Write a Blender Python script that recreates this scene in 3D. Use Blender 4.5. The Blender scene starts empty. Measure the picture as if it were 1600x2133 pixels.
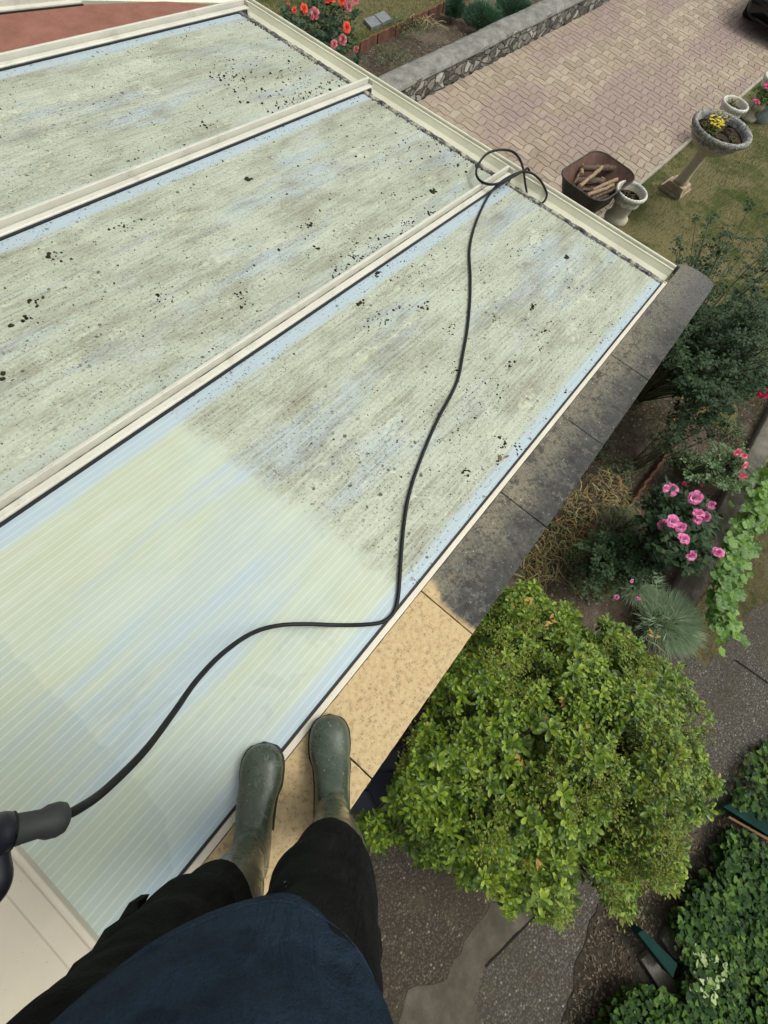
import bpy, math, random
from mathutils import Vector, Matrix, noise as mnoise
random.seed(7)
R_=math.radians
# ------------------------------------------------------------------ camera
FPX=915.4
CAM=Vector((0.0942,0.0186,1.3578))
ROT=Matrix(((0.63356437,0.68734924,-0.35517209),(-0.7643544,0.62716787,-0.1497425),(0.11982713,0.36634886,0.92272963)))
sc=bpy.context.scene
cd=bpy.data.cameras.new('camera'); co=bpy.data.objects.new('camera',cd); sc.collection.objects.link(co)
cd.sensor_fit='HORIZONTAL'; cd.sensor_width=36.0; cd.lens=FPX/1600*36; cd.clip_start=0.02; cd.clip_end=600
co.matrix_world=Matrix.Translation(CAM)@ROT.to_4x4(); sc.camera=co
# ------------------------------------------------------------------ light
w=bpy.data.worlds.new('World'); sc.world=w; w.use_nodes=True
nt=w.node_tree; bg=nt.nodes['Background']; sky=nt.nodes.new('ShaderNodeTexSky'); sky.sky_type='NISHITA'; sky.sun_disc=False
SUN_EL,SUN_AZ=R_(58),R_(140)
sky.sun_elevation=SUN_EL; sky.sun_rotation=SUN_AZ; sky.dust_density=6; sky.air_density=1.0; sky.ozone_density=0.6
hs=nt.nodes.new('ShaderNodeHueSaturation'); hs.inputs['Saturation'].default_value=.22; nt.links.new(sky.outputs[0],hs.inputs['Color'])
mx_=nt.nodes.new('ShaderNodeMix'); mx_.data_type='RGBA'; mx_.blend_type='MULTIPLY'; mx_.inputs[0].default_value=1; nt.links.new(hs.outputs[0],mx_.inputs[6]); mx_.inputs[7].default_value=(.955,1.0,.965,1)
nt.links.new(mx_.outputs[2],bg.inputs[0]); bg.inputs[1].default_value=0.14
sd=bpy.data.lights.new('sun','SUN'); sd.energy=1.0; sd.angle=R_(22); sd.color=(1,.97,.92)
so=bpy.data.objects.new('sun',sd); sc.collection.objects.link(so)
so.rotation_euler=(math.pi/2-SUN_EL,0,math.pi-SUN_AZ)
sc.view_settings.view_transform='Standard'; sc.view_settings.look='None'; sc.view_settings.exposure=0.27; sc.view_settings.gamma=1
# ------------------------------------------------------------------ helpers
def at(x,y,z):
    "point of the place at height z seen at photo pixel x,y (measuring aid)"
    d=ROT@Vector(((x-800)/FPX,-(y-1066.5)/FPX,-1)); return CAM+d*((z-CAM.z)/d.z)
def pix(p):
    d=ROT.transposed()@(Vector(p)-CAM)
    if d.z>-0.01: return (-9999,-9999)
    return (800+FPX*d.x/-d.z,1066.5-FPX*d.y/-d.z)
def inpoly(x,y,P):
    c=False;j=len(P)-1
    for i in range(len(P)):
        xi,yi=P[i];xj,yj=P[j]
        if (yi>y)!=(yj>y) and x<(xj-xi)*(y-yi)/(yj-yi)+xi: c=not c
        j=i
    return c
GZ=-2.2
SL=R_(3.985)
def rw(u,v,h=0):     # roof frame -> world
    return Vector((u*math.cos(SL)+h*math.sin(SL),v,-u*math.sin(SL)+h*math.cos(SL)))
def rpx(x,y,h=0):    # photo pixel -> roof frame u,v
    d=ROT@Vector(((x-800)/FPX,-(y-1066.5)/FPX,-1)); n=Vector((math.sin(SL),0,math.cos(SL)))
    q=CAM+d*((h-n.dot(CAM))/n.dot(d)); return (q.x*math.cos(SL)-q.z*math.sin(SL),q.y)
COL=sc.collection
class MB:
    def __init__(s): s.v=[];s.f=[];s.m=[];s.sm=[]
    def add(s,vs,fs,mi=0,smooth=False):
        o=len(s.v); s.v+= [tuple(p) for p in vs]; s.f+=[tuple(i+o for i in f) for f in fs]; s.m+=[mi]*len(fs); s.sm+=[smooth]*len(fs)
    def box(s,a,b,mi=0,M=None):
        x0,y0,z0=a;x1,y1,z1=b
        vs=[Vector(p) for p in ((x0,y0,z0),(x1,y0,z0),(x1,y1,z0),(x0,y1,z0),(x0,y0,z1),(x1,y0,z1),(x1,y1,z1),(x0,y1,z1))]
        if M: vs=[M@p for p in vs]
        s.add(vs,[(0,3,2,1),(4,5,6,7),(0,1,5,4),(1,2,6,5),(2,3,7,6),(3,0,4,7)],mi)
    def loft(s,rings,mi=0,closed=True,cap=True,smooth=True):
        n=len(rings[0]);vs=[p for r in rings for p in r];fs=[]
        for i in range(len(rings)-1):
            for j in range(n if closed else n-1):
                k=(j+1)%n; fs.append((i*n+j,i*n+k,(i+1)*n+k,(i+1)*n+j))
        if cap and closed: fs.append(tuple(range(n-1,-1,-1))); fs.append(tuple((len(rings)-1)*n+j for j in range(n)))
        s.add(vs,fs,mi,smooth)
    def tube(s,pts,r,n=8,mi=0,cap=True):
        pts=[Vector(p) for p in pts]; rs=r if isinstance(r,(list,tuple)) else [r]*len(pts)
        rings=[];up=None
        for i,p in enumerate(pts):
            t=(pts[min(i+1,len(pts)-1)]-pts[max(i-1,0)]).normalized()
            if up is None:
                up=Vector((0,0,1)) if abs(t.z)<.9 else Vector((1,0,0))
            a=up-t*up.dot(t)
            if a.length<1e-5:a=t.orthogonal()
            a.normalize();up=a;b=t.cross(a)
            rings.append([p+(a*math.cos(2*math.pi*k/n)+b*math.sin(2*math.pi*k/n))*rs[i] for k in range(n)])
        s.loft(rings,mi,True,cap,True)
    def lathe(s,prof,c,n=48,mi=0,M=None,wob=None):
        rings=[]
        for k,(r,z) in enumerate(prof):
            ring=[]
            for j in range(n):
                a=2*math.pi*j/n; rr=r*(1+(wob(a,k) if wob else 0)); p=Vector((rr*math.cos(a),rr*math.sin(a),z))
                if M:p=M@p
                ring.append(p+Vector(c))
            rings.append(ring)
        s.loft(rings,mi,True,False,True)
    def leaf(s,p,d,nrm,L,W,mi=0,fold=.25,bend=.15):
        d=d.normalized(); sd_=d.cross(nrm)
        if sd_.length<1e-4: sd_=d.orthogonal()
        sd_.normalize(); n2=sd_.cross(d)
        q=p+d*L*.5
        vs=[p,q+sd_*W*.5+n2*fold*W*.5,p+d*L-n2*bend*L,q-sd_*W*.5+n2*fold*W*.5,q]
        s.add(vs,[(0,4,1),(4,2,1),(0,3,4),(4,3,2)],mi)
    def oleaf(s,p,d,nrm,L,W,fold=.2,bend=.25):
        d=d.normalized(); sd_=d.cross(nrm)
        if sd_.length<1e-4: sd_=d.orthogonal()
        sd_.normalize(); n2=sd_.cross(d); vs=[p]
        for t,wq,bz in ((.3,.6,.03),(.68,1,.0),(.9,.62,-.5)):
            c=p+d*L*t+n2*(bend*L*bz*.5); vs+=[c+sd_*W*.5*wq+n2*fold*W*.5*wq,c,c-sd_*W*.5*wq+n2*fold*W*.5*wq]
        vs.append(p+d*L-n2*bend*L*.35)
        s.add(vs,[(0,2,1),(0,3,2),(1,2,5,4),(2,3,6,5),(4,5,8,7),(5,6,9,8),(7,8,10),(8,9,10)])
    def build(s,name,mats,parent=None,local=None):
        me=bpy.data.meshes.new(name); me.from_pydata(s.v,[],s.f); me.update()
        for m in (mats if isinstance(mats,(list,tuple)) else [mats]): me.materials.append(m)
        me.polygons.foreach_set('material_index',s.m); me.polygons.foreach_set('use_smooth',s.sm)
        o=bpy.data.objects.new(name,me); COL.objects.link(o)
        if parent: par(o,parent)
        return o
def wloc(o):
    M=Matrix.Identity(4)
    while o: M=Matrix.Translation(o.location)@M if o.type=='EMPTY' else M; o=o.parent
    return M
def par(o,p):
    o.parent=p; o.matrix_parent_inverse=wloc(p).inverted() if p.type=='EMPTY' else (Matrix.Identity(4))
def tag(o,label,cat,group=None,kind=None):
    if label:o['label']=label
    if cat:o['category']=cat
    if group:o['group']=group
    if kind:o['kind']=kind
    return o
def empty(name,loc,label,cat,group=None):
    o=bpy.data.objects.new(name,None); COL.objects.link(o); o.location=loc; o.empty_display_size=.1
    return tag(o,label,cat,group)
def bevel(o,wd=.004,seg=2):
    m=o.modifiers.new('b','BEVEL'); m.width=wd; m.segments=seg; m.limit_method='ANGLE'; return o
def onroof(o): o.rotation_euler=(0,SL,0); return o
# ---- node expression helper
class S:
    def __init__(s,N,k): s.N=N;s.k=k
    def _m(a,op,b=None,c=None):
        n=a.N.new('ShaderNodeMath'); n.operation=op
        for i,x in enumerate((a,b,c)):
            if x is None: continue
            if isinstance(x,S): a.N.lk(x.k,n.inputs[i])
            else: n.inputs[i].default_value=x
        return S(a.N,n.outputs[0])
    def __add__(a,b): return a._m('ADD',b)
    def __sub__(a,b): return a._m('SUBTRACT',b)
    def __mul__(a,b): return a._m('MULTIPLY',b)
    def __truediv__(a,b): return a._m('DIVIDE',b)
    def __rsub__(a,b): return (a*-1.0)+b
    __radd__=__add__;__rmul__=__mul__
    def sin(a): return a._m('SINE')
    def abs(a): return a._m('ABSOLUTE')
    def pow(a,b): return a._m('POWER',b)
    def max(a,b): return a._m('MAXIMUM',b)
    def min(a,b): return a._m('MINIMUM',b)
    def frac(a): return a._m('FRACT')
    def ss(a,lo,hi):
        n=a.N.new('ShaderNodeMapRange'); n.interpolation_type='SMOOTHSTEP'; a.N.lk(a.k,n.inputs[0]); n.inputs[1].default_value=lo;n.inputs[2].default_value=hi
        if lo>hi: n.inputs[1].default_value=hi;n.inputs[2].default_value=lo;n.inputs[3].default_value=1;n.inputs[4].default_value=0
        return S(a.N,n.outputs[0])
class Mat:
    def __init__(s,name,rough=.6,spec=.3,metal=0):
        s.m=bpy.data.materials.new(name); s.m.use_nodes=True; s.t=s.m.node_tree; s.b=s.t.nodes['Principled BSDF']
        s.b.inputs['Roughness'].default_value=rough; s.b.inputs['Specular IOR Level'].default_value=spec; s.b.inputs['Metallic'].default_value=metal
        s.tc=s.t.nodes.new('ShaderNodeTexCoord'); s.P=s.tc.outputs['Object']
    def new(s,t): return s.t.nodes.new(t)
    def lk(s,a,b): s.t.links.new(a,b)
    def map(s,sx=1,sy=1,sz=1,rz=0,off=(0,0,0),vec=None):
        n=s.new('ShaderNodeMapping'); s.lk(vec or s.P,n.inputs[0]); n.inputs['Scale'].default_value=(sx,sy,sz); n.inputs['Rotation'].default_value=(0,0,rz); n.inputs['Location'].default_value=off
        return n.outputs[0]
    def warpv(s,vec,sc_,amt):
        n=s.new('ShaderNodeTexNoise'); s.lk(vec or s.P,n.inputs['Vector']); n.inputs['Scale'].default_value=sc_; n.inputs['Detail'].default_value=3
        v=s.new('ShaderNodeVectorMath'); v.operation='MULTIPLY_ADD'; s.lk(n.outputs['Color'],v.inputs[0]); v.inputs[1].default_value=(amt,amt,amt); s.lk(vec or s.P,v.inputs[2]); return v.outputs[0]
    def noise(s,sc_=5,det=3,ro=.55,vec=None,dist=0):
        n=s.new('ShaderNodeTexNoise'); s.lk(vec or s.P,n.inputs['Vector']); n.inputs['Scale'].default_value=sc_; n.inputs['Detail'].default_value=det; n.inputs['Roughness'].default_value=ro; n.inputs['Distortion'].default_value=dist
        return S(s,n.outputs[0])
    def vor(s,sc_=5,vec=None,feat='F1',out='Distance',rnd=1):
        n=s.new('ShaderNodeTexVoronoi'); n.feature=feat; s.lk(vec or s.P,n.inputs['Vector']); n.inputs['Scale'].default_value=sc_; n.inputs['Randomness'].default_value=rnd
        if out=='Color':
            q=s.new('ShaderNodeSeparateColor'); s.lk(n.outputs['Color'],q.inputs[0]); return S(s,q.outputs[0]),S(s,q.outputs[1])
        return S(s,n.outputs[out])
    def xyz(s):
        n=s.new('ShaderNodeSeparateXYZ'); s.lk(s.P,n.inputs[0]); return [S(s,n.outputs[i]) for i in range(3)]
    def island(s):
        n=s.new('ShaderNodeNewGeometry'); return S(s,n.outputs['Random Per Island'])
    def ramp(s,x,stops):
        n=s.new('ShaderNodeValToRGB'); s.lk(x.k,n.inputs[0]); e=n.color_ramp.elements
        while len(e)<len(stops): e.new(.5)
        for i,(p,c) in enumerate(stops): e[i].position=p; e[i].color=(*c,1)
        return n.outputs[0]
    def mix(s,f,a,b,mode='MIX'):
        n=s.new('ShaderNodeMix'); n.data_type='RGBA'; n.blend_type=mode
        if isinstance(f,S): s.lk(f.k,n.inputs[0])
        else: n.inputs[0].default_value=f
        for i,x in ((6,a),(7,b)):
            if isinstance(x,tuple): n.inputs[i].default_value=(*x,1)
            else: s.lk(x,n.inputs[i])
        return n.outputs[2]
    def col(s,c):
        if isinstance(c,tuple): s.b.inputs['Base Color'].default_value=(*c,1)
        else: s.lk(c,s.b.inputs['Base Color'])
        return s
    def rough(s,x): s.lk(x.k,s.b.inputs['Roughness']); return s
    def bump(s,h,st=.5,d=.01):
        n=s.new('ShaderNodeBump'); n.inputs['Strength'].default_value=st; n.inputs['Distance'].default_value=d; s.lk(h.k,n.inputs['Height']); s.lk(n.outputs[0],s.b.inputs['Normal']); return s
    def translucent(s,f,c):
        mx=s.new('ShaderNodeMixShader'); tr=s.new('ShaderNodeBsdfTranslucent'); out=s.t.nodes['Material Output']
        if isinstance(c,tuple): tr.inputs[0].default_value=(*c,1)
        else: s.lk(c,tr.inputs[0])
        mx.inputs[0].default_value=f; s.lk(s.b.outputs[0],mx.inputs[1]); s.lk(tr.outputs[0],mx.inputs[2]); s.lk(mx.outputs[0],out.inputs[0]); return s
def plain(name,c,rough=.6,spec=.3,var=.12,scale=8,bump=0,metal=0,bs=60):
    m=Mat(name,rough,spec,metal); n=m.noise(scale,4,.6)
    m.col(m.ramp(n,[(.3,tuple(x*(1-var) for x in c)),(.7,tuple(min(1,x*(1+var)) for x in c))]))
    if bump: m.bump(m.noise(bs,3),bump,.004)
    return m.m
def leafmat(name,cols,rough=.45,spec=.35,tr=.2,patch=2.0):
    m=Mat(name,rough,spec); r=m.island()*.75+m.noise(patch,2)*.5-.12
    n=len(cols); c=m.ramp(r,[(.08+.84*i/(n-1),k) for i,k in enumerate(cols)]); m.col(c)
    m.translucent(tr,c); return m.m
# ------------------------------------------------------------------ materials of the setting
def soilmat(name,a,b,c,sc_=14):
    m=Mat(name,.95,.1); n=m.noise(sc_,6,.7); n2=m.noise(1.6,4,.6); v,_=m.vor(55,out='Color')
    k=m.ramp(n,[(.3,a),(.5,b),(.7,c)]); k=m.mix(n2.ss(.45,.7)*.5,k,tuple(x*1.6 for x in c)); k=m.mix((v).ss(.965,.99)*.6,k,(.3,.27,.2))
    m.col(k); m.bump(m.noise(25,6,.75),1,.03); return m.m
M_soil=soilmat('garden_soil',(.038,.030,.021),(.08,.062,.044),(.125,.1,.074))
M_litter=soilmat('leaf_litter_soil',(.026,.022,.015),(.055,.045,.033),(.09,.078,.058),26)
m=Mat('lawn_turf',.9,.1); n=m.noise(1.3,5,.65); n2=m.noise(40,4,.7)
k=m.ramp(n,[(.34,(.04,.07,.017)),(.45,(.095,.10,.034)),(.52,(.19,.16,.08))]); k=m.mix(n2.ss(.35,.7)*.5,k,(.09,.1,.035)); m.col(k); m.bump(n2,1,.03); M_turf=m.m
m=Mat('moss_strip',.95,.1); n=m.noise(6,6,.7); n2=m.noise(45,3,.7)
k=m.ramp(n,[(.35,(.05,.05,.02)),(.5,(.1,.085,.04)),(.65,(.13,.11,.07))]); k=m.mix(n2.ss(.5,.75)*.7,k,(.03,.035,.012)); m.col(k); m.bump(n2,1,.02); M_moss=m.m
def aggmat(name,base,lum=1):
    m=Mat(name,.85,.2); r,g=m.vor(75,out='Color'); d=m.vor(75); n=m.noise(1.7,5,.65); f=m.noise(120,2)
    k=m.ramp(r,[(0,tuple(x*.55*lum for x in base)),(.6,tuple(x*1.0*lum for x in base)),(.9,tuple(x*1.35*lum for x in base)),(.975,tuple(x*1.9*lum for x in base)),(1,(.3,.28,.24))])
    k=m.mix(d.ss(.35,.6)*.8,k,tuple(x*.35*lum for x in base)); k=m.mix(n.ss(.4,.68)*.6,k,(base[0]*.5,base[1]*.45,base[2]*.38)); k=m.mix(m.noise(5,6,.7).ss(.5,.7)*.45,k,(.075,.062,.04))
    m.col(k); m.bump((1-d)+f*.2,.7,.006); return m.m
M_path=aggmat('exposed_aggregate',(.105,.092,.076)); M_pathdark=aggmat('dark_wet_aggregate',(.08,.066,.05)); 
m=Mat('worn_cement',.9,.15); n=m.noise(5,6,.7); n2=m.noise(70,3,.6)
m.col(m.mix(n2.ss(.5,.8)*.4,m.ramp(n,[(.3,(.05,.042,.03)),(.5,(.078,.067,.05)),(.7,(.118,.105,.083))]),(.05,.045,.035))); m.bump(n2,.6,.006); M_cement=m.m
def concmat(name,a,b,lic=.5):
    m=Mat(name,.9,.15); n=m.noise(7,6,.7); n2=m.noise(60,4,.65); v=m.noise(22,4,.7)
    k=m.ramp(n,[(.35,a),(.65,b)]); k=m.mix(n2.ss(.5,.72)*.4,k,tuple(x*.4 for x in a)); k=m.mix(v.ss(.56,.68)*lic,k,(.3,.3,.27)); m.col(k); m.bump(n2+n,.7,.01); return m.m
M_conc=concmat('weathered_concrete',(.12,.105,.085),(.21,.185,.155),.15)
M_white=concmat('white_render',(.5,.5,.45),(.62,.62,.57),.1)
# cream lacquered aluminium with dirt
def cream(name,c=(.54,.52,.445),dirt=.45):
    m=Mat(name,.38,.45); n=m.noise(4,5,.65); n2=m.noise(90,3,.6); sp=m.vor(120); g=m.noise(9,5,.7)
    k=m.ramp(n,[(.3,tuple(x*.9 for x in c)),(.7,tuple(x*1.07 for x in c))]); k=m.mix((sp.ss(.16,.1)*g.ss(.45,.6))*.8,k,(.05,.05,.035)); k=m.mix((m.noise(1,4,.7,m.map(3,60,30))).ss(.55,.72)*.4*dirt,k,(.14,.13,.09)); k=m.mix(g.ss(.52,.78)*dirt,k,(.2,.19,.13))
    m.col(k); m.bump(n2,.12,.002); return m.m
M_cream=cream('cream_lacquered_aluminium'); M_creamdirty=cream('cream_aluminium_grimy',(.55,.5,.4),.8)
m=Mat('grimy_foam_strip',.95,.1); n=m.noise(35,5,.75); n2=m.noise(12,3)
m.col(m.ramp(n+(n2-.5)*.5,[(.36,(.045,.045,.05)),(.5,(.17,.165,.16)),(.6,(.42,.4,.3))])); m.bump(n,1,.01); M_foam=m.m
m=Mat('groove_grime',.95,.1); n=m.noise(50,4,.7,m.map(.25,1,1)); n2=m.noise(3,3)
m.col(m.ramp(n*.6+n2*.4,[(.42,(.02,.02,.013)),(.56,(.25,.23,.17))])); M_groove=m.m
M_gasket=plain('black_rubber_gasket',(.012,.013,.016),.5,.4)
# polycarbonate
def poly(name,idx):
    m=Mat(name,.42,.4); u,v,h=m.xyz()
    vv=v-{1:0.0,2:1.128,3:2.19}[idx]          # distance from the near edge of the sheet
    W={1:1.045,2:.98,3:.98}[idx]
    off=(idx*3.7,idx*1.3,0)
    wv_=m.warpv(None,3.0,.10)
    st=m.noise(1,5,.6,m.map(1.6,22,1,0,off)); st2=m.noise(1,4,.7,m.map(7,100,1,0,off)); blot=m.noise(1,6,.68,m.map(3.2,6.5,1,.12,off,wv_)); big=m.noise(1,3,.55,m.map(1.0,2.0,1,.1,off))
    fine=m.noise(85,4,.75); sp=m.vor(95,m.map(1,1,1,0,(idx,0,0))); sp2,_=m.vor(95,m.map(1,1,1,0,(idx,0,0)),out='Color'); sb=m.vor(42,m.warpv(m.map(1,1,1,0,(idx,3,0)),30,.02)); sb2,_=m.vor(42,m.warpv(m.map(1,1,1,0,(idx,3,0)),30,.02),out='Color')
    den=m.noise(2.6,6,.7,m.map(1,1,1,0,off)); wav=m.noise(3,3)
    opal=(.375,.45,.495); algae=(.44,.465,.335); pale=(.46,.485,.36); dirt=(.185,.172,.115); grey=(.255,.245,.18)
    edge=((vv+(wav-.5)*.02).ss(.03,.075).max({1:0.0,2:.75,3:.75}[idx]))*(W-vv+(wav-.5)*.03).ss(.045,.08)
    # milky, bluish patches drift along the middle of the sheet
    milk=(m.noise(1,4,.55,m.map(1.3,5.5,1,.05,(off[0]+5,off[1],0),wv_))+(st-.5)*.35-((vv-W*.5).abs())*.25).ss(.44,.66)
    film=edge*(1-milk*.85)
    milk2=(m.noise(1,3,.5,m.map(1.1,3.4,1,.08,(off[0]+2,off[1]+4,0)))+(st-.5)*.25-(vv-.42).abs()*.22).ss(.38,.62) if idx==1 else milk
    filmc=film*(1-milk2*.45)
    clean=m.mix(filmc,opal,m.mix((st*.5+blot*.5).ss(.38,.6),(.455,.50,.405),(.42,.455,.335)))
    clean=m.mix((m.noise(9,4,.6)).ss(.5,.75)*.25,clean,(.5,.53,.45))
    dl=(blot*.55+st*.24+st2*.2+fine*.14+big*.12).ss(.53,.8)*.85
    dcol=m.mix((st2*.35+fine*.65).ss(.4,.62)*.5*(edge*.8+.2),m.mix(film*.85+.0,opal,m.mix((st*.4+big*.6).ss(.4,.6),pale,algae)),grey)
    dcol=m.mix(dl*(edge*.85+.1),dcol,dirt)
    dcol=m.mix(dl*0+(st2*.5+fine*.5).ss(.52,.66)*.35*edge,dcol,(.2,.19,.135)); dcol=m.mix((blot*.5+st*.5).ss(.42,.32)*.4*edge,dcol,(.54,.55,.43))
    speck=sp.ss(.34,.2)*(den*.7+blot*.35+(sp2-.5)*.55).ss(.54,.66)
    dcol=m.mix(speck*.8,dcol,(.05,.05,.036))
    big_s=sb.ss(.36,.25)*(den*.9+(sb2-.5)*.5).ss(.64,.74)
    dcol=m.mix(big_s*.85,dcol,(.035,.035,.025))
    if idx==1:
        b=u-.445+(vv-.5)*.075+(wav-.5)*.03+(m.noise(22,4,.7)-.5)*.11+(blot-.5)*.08
        mask=b.ss(-.045,.05)
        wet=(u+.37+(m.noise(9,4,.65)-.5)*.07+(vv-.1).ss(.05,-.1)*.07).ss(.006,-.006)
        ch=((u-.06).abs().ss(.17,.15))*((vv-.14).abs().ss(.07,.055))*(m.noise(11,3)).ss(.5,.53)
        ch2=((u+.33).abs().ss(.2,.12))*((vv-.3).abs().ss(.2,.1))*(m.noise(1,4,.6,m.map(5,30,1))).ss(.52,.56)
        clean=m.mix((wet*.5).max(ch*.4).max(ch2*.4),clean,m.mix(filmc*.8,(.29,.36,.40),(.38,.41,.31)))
        k=m.mix(mask,clean,dcol)
        line_w=.95-mask*.35
    else:
        b=(u+ (wav-.5)*.4+(blot-.5)*.8); k=m.mix(b.ss(-.7,.25)*.6+.4,clean,dcol); line_w=S(m,u.k)*0+.35
    # pale wiped scuffs
    msk_=mask if idx==1 else edge
    sc1=m.noise(1,3,.5,m.map(3.2,5,1,.7,off),1.8); k=m.mix((sc1-.5).abs().ss(.007,.0)*.55*den.ss(.45,.6)*edge*msk_,k,(.62,.63,.48))
    sc2=m.noise(1,3,.6,m.map(4,7,1,-.5,(off[0]+9,2,0),wv_)); k=m.mix(sc2.ss(.62,.66)*.45*(m.noise(40,3)).ss(.4,.6)*edge*msk_,k,(.6,.61,.46))
    fl=(v/.0205).frac(); ln=((fl-.5).abs()).ss(.36,.5)
    k=m.mix(ln*line_w*(m.noise(14,2)*.5+.25)*.6,k,(.68,.73,.64))
    m.col(k); m.bump(((v/.0205)*6.28318).sin()*.4+fine*.45+blot*.5,.12,.002)
    m.b.inputs['Roughness'].default_value=.36
    return m.m
# coping
m=Mat('coping_reconstituted_stone',.9,.15); u,v,h=m.xyz(); n=m.noise(9,8,.78); n2=m.noise(70,5,.8); n3=m.noise(2.3,4,.6); sp=m.vor(140); s2,_=m.vor(140,out='Color')
clean=m.ramp(n2,[(.32,(.25,.175,.095)),(.45,(.47,.345,.19)),(.7,(.56,.43,.25))]); clean=m.mix((s2.ss(.8,.9)*sp.ss(.5,.3))*.6,clean,(.2,.14,.09))
lic=m.ramp(n*.42+n2*.3+((v*-1.0).ss(.04,.22))*.16+n3*.2-.02,[(.36,(.235,.205,.145)),(.46,(.165,.148,.112)),(.55,(.088,.085,.076)),(.68,(.04,.04,.04))])
endg=(u-2.35+(n3-.5)*.8).ss(0,.4); lic=m.mix(m.noise(17,7,.75).ss(.52,.6)*.7,lic,(.035,.034,.032)); lic=m.mix((m.noise(30,5,.7)+(n3-.5)*.6).ss(.62,.68)*.4,lic,(.2,.19,.165)); lic=m.mix(endg*.5,lic,m.ramp(n*.5+n2*.5,[(.38,(.07,.068,.065)),(.6,(.21,.2,.185))]))
lic=m.mix((s2.ss(.93,.97)*sp.ss(.35,.2))*.7,lic,(.35,.34,.3)); lic=m.mix(m.noise(95,5,.8).ss(.5,.62)*.8,lic,(.045,.043,.038))
mask=(u-.507+(n-.5)*.07+(v+.02).ss(-.09,0)*-.035+(n2-.5)*.03).ss(-.008,.02); m.col(m.mix(mask,clean,lic)); m.bump(n2,.6,.004); M_coping=m.m
M_lip=plain('pale_chipped_arris',(.5,.46,.38),.9,.1,.3,40)
# ------------------------------------------------------------------ ground sheets
def sheet(name,pts,z,mat,kind='structure',jit=0,label=None,cat=None,thick=0):
    P=[]
    for i,(x,y) in enumerate(pts):
        x2,y2=pts[(i+1)%len(pts)]; n=max(1,int(math.hypot(x2-x,y2-y)/.05)) if jit else 1
        n=min(n,300)
        for k in range(n):
            t=k/n; X=x+(x2-x)*t;Y=y+(y2-y)*t
            if jit and k: X+=jit*(mnoise.noise((X*5,Y*5,1))+.3*mnoise.noise((X*15,Y*15,1)));Y+=jit*(mnoise.noise((X*5,Y*5,9))+.3*mnoise.noise((X*15,Y*15,9)))
            P.append((X,Y))
    from mathutils.geometry import delaunay_2d_cdt
    vo,_,fo,_,_,_=delaunay_2d_cdt([Vector(p) for p in P],[(i,(i+1)%len(P)) for i in range(len(P))],[],1,1e-5)
    b=MB(); b.v=[(p.x,p.y,z) for p in vo]; b.f=[tuple(q) for q in fo]; b.m=[0]*len(fo); b.sm=[False]*len(fo)
    o=b.build(name,mat); tag(o,label,cat,None,kind); return o
b=MB(); b.add([(-90,-90,GZ),(110,-90,GZ),(110,110,GZ),(-90,110,GZ)],[(0,1,2,3)]); tag(b.build('ground',M_soil),None,None,None,'structure')
A=lambda x,y,z=GZ:tuple(at(x,y,z)[:2])
drv=lambda x:1.085-(x-8)*.042      # right edge of the driveway
drl=lambda x:4.17-(x-7.5)*.045     # left edge
# lawns
sheet('lawn',[(4.6,-1.55),(5.0,.3),(4.3,drv(4.3)),(14,drv(14)),(18,-6),(12,-8),(6.2,-1.55)],GZ+.004,M_turf,jit=.12)
sheet('lawn',[(3.4,5.62),(14,5.68),(18,9),(14,16),(3.4,14)],GZ+.004,M_turf,jit=.05)
# moss strip + paths
sheet('mossy_verge',[(1.9,-2.03),(7,-2.03),(9,-2.5),(1.6,-2.75),(1.4,-2.2)],GZ+.004,M_moss,jit=.06)
sheet('garden_path',[(-.62,-1.2),(.15,-.6),(2.2,-1.7),A(1475,1390),A(1520,1320),A(1600,1245),(6.5,-2.75),(6.5,-3.2),A(1600,1545),A(1540,1590),A(1500,1700),A(1380,1770),A(1260,1870),A(1245,1960),A(1200,2133),(-1.4,-2.9),(-1.6,-2.2)],GZ+.006,M_path,jit=.07)
sheet('garden_path',[(-3,-.3),(-.2,-.3),(.35,-.6),(.2,-1.2),A(1010,1900),A(960,2000),A(900,2133),(-3,-2.2)],GZ+.0075,M_pathdark,jit=.08)
sheet('cement_band',[A(1020,1880),A(1125,1850),A(1115,1905),A(1010,2010),A(985,2080),A(1000,2140),(-1.9,-2.3),(-1.6,-1.75),A(850,2060),A(930,2040),A(960,1985)],GZ+.009,M_cement,jit=.03)
sheet('leaf_litter_ground',[A(1240,1900),A(1390,1770),A(1510,1690),A(1560,1610),A(1640,1560),(3.2,-3.6),(1.5,-6),(-3,-6),(-2,-3.2),A(1130,2190),A(1180,2100)],GZ+.0105,M_litter,jit=.07)
# expansion joints of the path, thin dark strips
b=MB()
for a,c in ((A(1010,2012),A(1118,1903)),(A(1530,1375),A(1640,1452))):
    a=Vector((*a,GZ+.0125));c=Vector((*c,GZ+.0125)); d=(c-a).normalized().cross(Vector((0,0,1)))*.006; b.add([a-d,c-d,c+d,a+d],[(0,1,2,3)])
tag(b.build('path_joint',plain('dark_joint_dirt',(.02,.018,.015),.95,.05)),None,None,None,'structure')
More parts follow.
